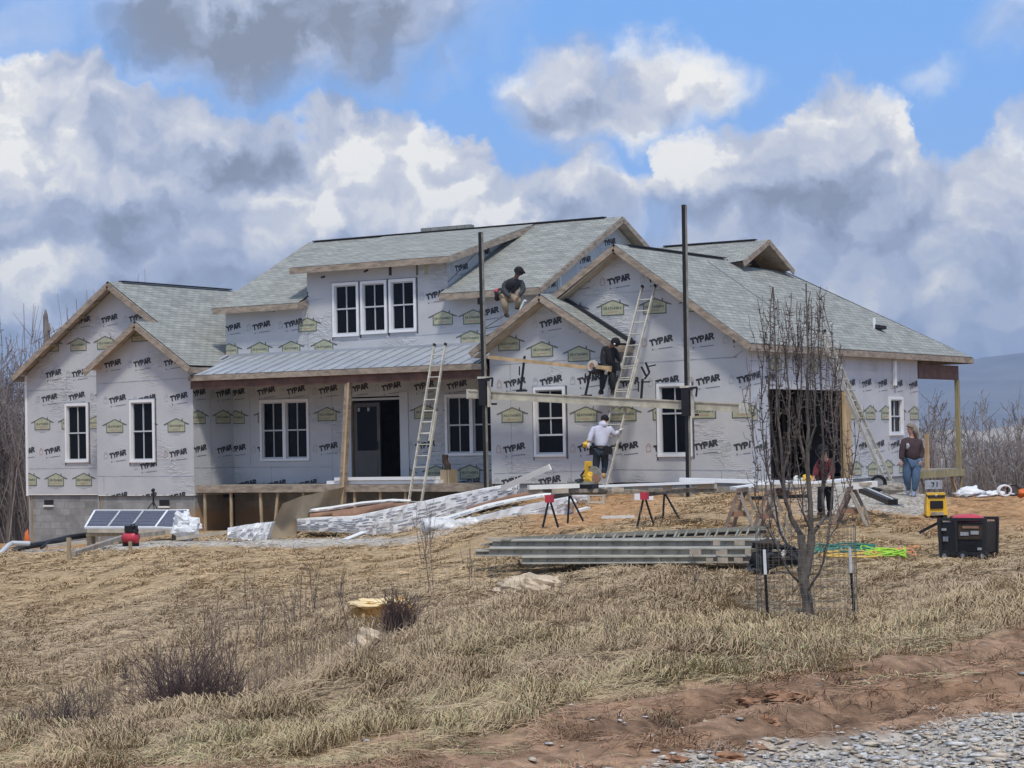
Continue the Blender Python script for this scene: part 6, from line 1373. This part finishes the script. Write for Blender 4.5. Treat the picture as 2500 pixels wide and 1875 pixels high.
# --- young pear tree in its wire cage
def young_tree():
    rr=random.Random(11); D=27.0; mpp=D/F; g0=at(1977,1557,D); g0[2]=tzf(g0[0],g0[1]); t=thing('young_tree','bare young upright tree in a wire cage before the garage','tree',g0)
    S=[]; T=[]; ZT=(at(1970,715,D)-g0)[2]
    def W(px,py,dy=0.0): return at(px,py,D+dy)-g0
    def limb(pts,r0,r1,L=S,shoots=0,sl=(.35,1.0),spur=True):
        n=len(pts); P=[W(*p) for p in pts]
        # densify
        Q=[]
        for i in range(n-1):
            m=max(2,int(np.linalg.norm(P[i+1]-P[i])/.14))
            for k in range(m): Q.append(lerp(P[i],P[i+1],k/m)+np.array([rr.gauss(0,.006),rr.gauss(0,.006),0]))
        Q.append(P[-1]); m=len(Q)
        for i in range(m-1):
            a=r1+(r0-r1)*(1-i/(m-1))**1.9; b_=r1+(r0-r1)*(1-(i+1)/(m-1))**1.9; L.append((Q[i],Q[i+1],a*(.8 if spur else 1),b_*(.8 if spur else 1)))
            for _k in range(2 if (spur and a<.035) else 0):
                d=np.array([rr.gauss(0,1),rr.gauss(0,1),rr.uniform(-.1,.9)]); d/=np.linalg.norm(d); l=rr.uniform(.02,.08); q_=lerp(Q[i],Q[i+1],rr.random()); T.append((q_,q_+d*l,.004,.005))
        for s in range(int(shoots*1.8)):
            i=rr.randint(int(m*.2),m-2); q=Q[i]; l=rr.uniform(*sl); d=np.array([rr.gauss(0,.22),rr.gauss(0,.22),1.0]); k=6; p=q.copy(); rad=.006
            for j in range(k):
                if p[2]>ZT-rr.random()*.25: break
                d=d+np.array([rr.gauss(0,.08),rr.gauss(0,.08),.12]); d/=np.linalg.norm(d); e=p+d*l/k; T.append((p.copy(),e.copy(),rad,rad*.9)); 
                for _q in range(2):
                    s2=np.array([rr.gauss(0,1),rr.gauss(0,1),.5]); s2/=np.linalg.norm(s2); T.append((p.copy(),p+s2*rr.uniform(.02,.06),.004,.005))
                if rr.random()<.28:
                    s3=np.array([rr.gauss(0,.7),rr.gauss(0,.7),.9]); s3/=np.linalg.norm(s3); q3=p+s3*rr.uniform(.08,.16); T.append((p.copy(),q3.copy(),.0035,.003)); T.append((q3.copy(),q3+np.array([s3[0]*.3,s3[1]*.3,1])*rr.uniform(.06,.16),.003,.0025))
                p=e; rad*=.88
    limb([(1977,1580),(1974,1500),(1964,1420),(1957,1385)],.078,.070,spur=False)
    limb([(1957,1390),(1958,1340),(1956,1305)],.062,.050,spur=False); limb([(1968,1400),(1977,1350),(1980,1305)],.060,.052,spur=False)
    limb([(1956,1305),(1935,1270),(1925,1250),(1915,1210),(1911,1150),(1905,1080),(1896,1000),(1893,900),(1890,800),(1888,700)],.048,.009,shoots=6)
    limb([(1980,1305),(1978,1230),(1972,1150),(1972,1050),(1970,950),(1971,850),(1970,760),(1968,692)],.050,.012,shoots=8)
    limb([(1982,1308),(1998,1285),(2012,1262,.2),(2008,1200,.3),(2010,1100,.35),(2006,1000,.3),(2002,900,.3),(1998,830),(2003,700)],.036,.007,shoots=6)
    limb([(1974,1440,-.1),(2000,1400,-.3),(2012,1370,-.4),(2020,1320,-.5),(2040,1290,-.5),(2068,1240,-.6),(2078,1190,-.6),(2080,1100,-.5)],.022,.006,shoots=6)
    limb([(2020,1320,-.5),(2028,1260,-.4),(2034,1190,-.3),(2036,1100,-.3),(2032,1000,-.2),(2030,900),(2032,790)],.020,.006,shoots=5)
    limb([(1958,1380),(1935,1350,.2),(1905,1300,.3),(1893,1240,.4),(1880,1180,.4),(1865,1100,.4),(1858,1000,.4),(1862,900,.3),(1868,812,.2)],.026,.006,shoots=7)
    limb([(1950,1420,.1),(1925,1395,-.2),(1900,1340,-.3),(1885,1310,-.4),(1862,1270,-.5),(1842,1220,-.5),(1850,1150,-.5),(1840,1080,-.5),(1822,1010,-.5),(1812,950,-.5)],.020,.005,shoots=6)
    limb([(1900,1340,-.3),(1880,1290,-.2),(1876,1240,-.2),(1868,1180,-.1),(1872,1100)],.014,.005,shoots=4)
    limb([(1915,1210),(1900,1150,.2),(1893,1090,.2),(1880,1000,.2),(1876,900,.1),(1880,790,.1),(1886,700)],.026,.006,shoots=5)
    limb([(1912,1160),(1925,1100),(1928,1000),(1922,900),(1926,800),(1932,715)],.026,.006,shoots=6)
    limb([(1974,1150),(1955,1090,.1),(1948,1000,.2),(1950,900,.2),(1946,820,.2),(1946,740)],.024,.006,shoots=5)
    limb([(1972,1100),(1990,1040,-.1),(1988,950,-.2),(1986,860,-.2),(2000,800),(2006,720)],.022,.006,shoots=5)
    limb([(1980,1300),(1960,1250,-.2),(1955,1180,-.3),(1945,1110,-.3),(1935,1040,-.3)],.018,.006,shoots=5)
    limb([(2008,1200,.3),(2030,1150,.4),(2040,1080,.4),(2045,1000,.4),(2040,920,.3),(2052,840)],.016,.005,shoots=4)
    for i in range(14):
        x=1890+i*11+rr.uniform(-6,6); y0=rr.uniform(900,1050); limb([(x,y0),(x+rr.uniform(-6,6),y0-90),(x+rr.uniform(-10,10),rr.uniform(720,870))],.008,.005)
    o=seg_mesh('trunk',S,'bark',t,7); o2=seg_mesh('crown',T,'twig',t,4)
young_tree()
M['mesh_wire']=mat('galvanised_wire',(.16,.16,.15),.6)
def cage():
    D=27; c=at(1972,1540,D); z0=tzf(c[0],c[1]); R_=.63; t=thing('wire_cage','thin wire mesh cage round the young tree','cage',[c[0],c[1],z0]); b=MB()
    for k in range(44):
        a=2*math.pi*k/44; x=R_*math.cos(a);y=R_*math.sin(a); S.append(((x,y,-.15),(x,y,1.26),.0026,.0026))
    for j in range(15):
        z=j*.09-.0
        for k in range(44):
            a=2*math.pi*k/44;a2=2*math.pi*(k+1)/44; S.append(((R_*math.cos(a),R_*math.sin(a),z),(R_*math.cos(a2),R_*math.sin(a2),z),.0024,.0024))
    seg_mesh('mesh',S,'mesh_wire',t,3)
S=[]; cage()
for (px,y0,y1,dx,lab,Dd) in ((1866,1342,1563,10,'black steel post with white tip, leftmost of the three round the young tree',26.6),(1957,1343,1540,22,'black steel post with white tip leaning against the tree trunk',27.7),(2074,1337,1535,14,'black steel post with white tip, rightmost of the three',26.8)):
    a=at(px,y0,Dd); c=at(px+dx,y1,Dd); c[2]=tzf(c[0],c[1])-.05; t=thing('steel_post',lab,'post',c,'steel posts round the young tree'); k=lerp(a,c,.30)
    b=MB(); b.beam(c,k,.034,.012,'black',up=(0,1,0)); b.beam(c+FH*.012,k+FH*.012,.010,.03,'black',up=(0,1,0)); b.build('post',t)
    b=MB(); b.beam(k,a,.035,.014,'white',up=(0,1,0)); b.beam(k+FH*.012,a+FH*.012,.011,.03,'white',up=(0,1,0)); b.build('tip',t)
# --- shrubs
def shrub(lab,px,py,D,h,wd,n,seed,mn='shrub',nm='bare_shrub'):
    rr=random.Random(seed); g0=at(px,py,D); g0[2]=tzf(g0[0],g0[1]); t=thing(nm,lab,'shrub',g0); S=[]
    for i in range(n):
        a=rr.uniform(0,6.28); r=rr.uniform(0,wd*.28); d=np.array([math.cos(a)*rr.uniform(.1,.85)*wd/h,math.sin(a)*rr.uniform(.1,.6)*wd/h,1.0]); L=h*rr.uniform(.45,1.05)
        grow([math.cos(a)*r,math.sin(a)*r,-.05],d,L*.62,.0075,2,rr,S,.25,.55,(2,4),.6,.0026,.10,4,.6,.15)
    seg_mesh('stems',[s[:4] for s in S if s[4]>=1],mn,t,4); seg_mesh('twigs',[s[:4] for s in S if s[4]<1],mn,t,3)
shrub('largest dark purple brown bare shrub in the hollow at the lower left',475,1750,19.8,1.15,.95,150,3)
shrub('purple bare shrub on the slope in front of the ochre boulder',975,1592,27.4,.80,.40,110,4)
shrub('thin brown bare shrub near the left edge of the hollow',150,1750,20.0,1.0,.7,80,5,'twig')
shrub('low brown shrub right at the left picture edge',55,1700,22.5,.6,.4,60,6,'twig')
shrub('small dark twiggy weed on the slope above the left shrub',305,1590,26,.5,.22,8,7,'twig')
WL=['tall dead weed stalk right of the purple shrub, higher up the slope','tallest dead weed stalk, just right of the ochre boulder','dead weed stalk left of the cream wedge rock','dead weed stalk on the slope left of the ochre boulder','dead weed stalk between the large shrub and the ochre boulder','dead weed stalk directly above the large dark shrub','short dead weed stalk below the aluminium planks near the bank','dead weed stalk on the slope left of the wire cage','dead weed stalk between the ochre boulder and the cream boulder','dead weed stalk above the left half of the large shrub','dead weed stalk in mid slope below the white bundle','dead weed stalk in mid slope below the bent tan sheet']
for i,(px,py,D,h) in enumerate(((1030,1400,38,1.3),(1055,1480,33,1.4),(860,1580,27,.9),(720,1560,28,1.0),(640,1600,26,1.0),(560,1640,24.5,.9),(1495,1620,20,.4),(1690,1480,28,.6),(1150,1470,33,.7),(520,1580,27,1.0),(600,1500,31,.9),(770,1490,32,.8))):
    rr=random.Random(90+i); g0=at(px,py,D); g0[2]=tzf(g0[0],g0[1]); S=[]
    for k in range(2+i%2): grow([rr.gauss(0,.05),rr.gauss(0,.05),-.05],[rr.gauss(0,.12),rr.gauss(0,.12),1],h*rr.uniform(.7,1),.006,1,rr,S,.2,.4,(5,8),.35,.0028,.05,5,.6,.3)
    o=seg_mesh('weed_stalk',[s[:4] for s in S],'twig',None,3); o.location=g0; tag(o,WL[i],'weed','tall dead weed stalks on the slope')
# --- woods: five kinds of bare tree, copied
def wood_proto(i,h,bark='darkbark',tw='fartwig',kids=(3,5)):
    rr=random.Random(200+i); t=thing('bare_tree','x','tree',(0,0,0)); S=[]
    d=np.array([rr.gauss(0,.05),rr.gauss(0,.05),1.0]); r=h*.0115
    grow([0,0,-.3],d,h*.62,r,4,rr,S,.22,.50,kids,.50,.012,.12,6,.35,.30)
    if i%2==0: grow([0.1,0,-.2],[rr.gauss(0,.08),rr.gauss(0,.08),1],h*.55,r*.8,3,rr,S,.22,.5,kids,.50,.012,.12,6,.35,.3)
    seg_mesh('trunk',[s[:4] for s in S if s[4]>=2],bark,t,5); seg_mesh('crown',[s[:4] for s in S if s[4]<2],tw,t,3); return t
protos=[wood_proto(i,10.0) for i in range(5)]; used=set()
def plant(i,x,y,sc,rz,lab,grp):
    p=protos[i]; 
    if i not in used: used.add(i); o=p
    else: o=copy_tree(p)
    o.location=(x,y,tzf(x,y)-.1); o.scale=(sc,sc,sc); o.rotation_euler=(0,0,rz); o['label']=lab; o['group']=grp; o['category']='tree'; return o
rr=random.Random(5)
LG='bare trees of the wood beyond the left wall'; RG='bare trees of the wood beyond the deck'
for k in range(64):
    D=rr.uniform(74,112); px=rr.uniform(-260,330) if k<52 else rr.uniform(330,620); x,y=at(px,1090,D)[:2]; 
    topy=rr.uniform(745,860) if px<120 else rr.uniform(820,960); gz=tzf(x,y); topz=at(px,topy,D)[2]; h=max(5,(topz-gz)); 
    if px>330: h*=.8
    plant(rr.randrange(5),x,y,h/10.0/.98,rr.uniform(0,6.28),'bare grey brown tree in the wood beyond the left end of the house',LG)
for k in range(78):
    D=rr.uniform(74,125); px=rr.uniform(2225,2900); x,y=at(px,1090,D)[:2]; gz=tzf(x,y)
    topy=rr.uniform(1020,1110) if k%5 else rr.uniform(935,1000)
    if 2370<px<2420 and topy<1010: topy+=60
    topz=at(px,topy,D)[2]; h=max(5,topz-gz); plant(rr.randrange(5),x,y,h/10.0/.98,rr.uniform(0,6.28),'bare grey brown tree in the wood beyond the rear deck',RG)
for i,(px,topy,D) in enumerate(((2262,925,72),(2310,935,75),(2350,940,74),(2425,960,80),(2470,905,76),(2492,930,72))):
    x,y=at(px,1090,D)[:2]; h=at(px,topy,D)[2]-tzf(x,y); plant(i%5,x,y,h/9.6,i*1.3,'bare grey brown tree in the wood beyond the rear deck',RG)
# broken trunk standing above the left wood
x,y=at(112,1090,78)[:2]; z=tzf(x,y); t=thing('broken_tree','thick broken off grey trunk standing above the left wood','tree',(x,y,z)); top_=at(113,772,78); b=MB(); b.tube([(x,y,z),lerp((x,y,z),top_,.6),lerp((x,y,z),top_,.9)+[.03,0,0],top_-[.04,0,0],top_+[-.03,0,.25]],[.24,.17,.13,.09,.02],'darkbark',8); b.build('trunk',t); b=MB(); k=lerp((x,y,z),top_,.93); b.tube([k,k+[.17,0,.1],k+[.14,0,.35]],[.06,.05,.03],'darkbark',6); b.build('branch_stub',t)
# undergrowth masses
def underwood(name,lab,px0,px1,D0,D1,n,h0,h1,seed):
    rs=np.random.RandomState(seed); D=rs.uniform(D0,D1,n); px=rs.uniform(px0,px1,n); lat=(px-1250)/F*D; x=FH[0]*D+RH[0]*lat; y=FH[1]*D+RH[1]*lat; z=tz(x,y); S=[]
    h=rs.uniform(h0,h1,n)*(.6+.8*fbm(x,y,.12,seed,2))
    A=np.stack([x,y,z-.1],1); tx=rs.normal(0,.16,(n,2))*h[:,None]; B=np.stack([x+tx[:,0],y+tx[:,1],z+h],1); r=rs.uniform(.014,.034,n)
    segs=[(A[i],B[i],r[i],r[i]*.35) for i in range(n)]
    for i in range(n):
        for k in range(4):
            f=rs.uniform(.25,.95); p=A[i]*(1-f)+B[i]*f; q=p+np.array([rs.normal(0,.3),rs.normal(0,.3),rs.uniform(.15,.6)])*h[i]*.33; segs.append((p,q,r[i]*.5,.006))
    o=seg_mesh(name,segs,'righttwig' if px0>1000 else 'fartwig',None,3); o['kind']='stuff'; o['label']=lab; o['category']='undergrowth'
underwood('undergrowth','tangled bare undergrowth filling the left wood',-450,420,74,118,4900,2.5,7.0,3)
underwood('undergrowth','tangled bare undergrowth filling the right wood',2215,3100,70,125,5200,2.0,5.2,4)
# --- far hills
def hill(pts,D,base_y,mn,depth=1500,name='hills'):
    P=[at(x,y,D) for x,y in pts]; n=len(P); b=MB(); V=[];rows_=7
    for p in P:
        for r in range(rows_):
            f=r/(rows_-1); q=p-np.array([FH[0],FH[1],0])*depth*f; q[2]=p[2]*(1-f)**1.3+(-60)*(1-(1-f)**1.3); q[2]+=D*.0025*mnoise.noise(Vector((q[0]*.0012,q[1]*.0012,1)))*(1-f)*f*4; V.append(q)
    b.add(V,[(i*rows_+r,i*rows_+r+1,(i+1)*rows_+r+1,(i+1)*rows_+r) for i in range(n-1) for r in range(rows_-1)],mn)
    V2=[p+np.array([FH[0],FH[1],0])*depth for p in P]; V2=[[v[0],v[1],-60] for v in V2]; b.add([V[i*rows_] for i in range(n)]+V2,[(i,i+1,n+i+1,n+i) for i in range(n-1)],mn)
    o=b.build(name,None,True); o['kind']='structure'
M['hill']=mat('winter_forest_hill',(.14,.125,.115),.95,.35,.004); M['hill2']=mat('pale_fields',(.30,.25,.19),.95,.45,.01)
hill([(-900,1075),(-500,1050),(-100,1060),(300,1060),(900,1040),(1600,960),(1900,920),(2150,900),(2250,893),(2345,884),(2400,873),(2450,867),(2500,861),(2600,850),(2750,862),(2950,880),(3200,930),(3500,1000)],7000,1060,'hill',3000)
hill([(-900,1085),(0,1085),(900,1075),(1800,1062),(2250,1052),(2330,1048),(2400,1052),(2450,1040),(2500,1036),(2650,1048),(2900,1052),(3400,1045)],2600,1070,'hill2',900)
# air
HAZE=1.5e-4
USE_HAZE=True
if USE_HAZE:
    hm=bpy.data.materials.new('haze_air'); hm.use_nodes=True; n_=hm.node_tree; n_.nodes.clear(); ho=n_.nodes.new('ShaderNodeOutputMaterial'); pv=n_.nodes.new('ShaderNodeVolumePrincipled')
    pv.inputs['Color'].default_value=(.60,.77,1.0,1); pv.inputs['Density'].default_value=HAZE; pv.inputs['Anisotropy'].default_value=.2; n_.links.new(pv.outputs[0],ho.inputs['Volume'])
    M['haze']=hm; b=MB(); b.box((-9500,-3500,-66),(4500,10500,330),'haze'); o=b.build('haze'); o['kind']='stuff'; o['label']='pale blue air haze over the valley'
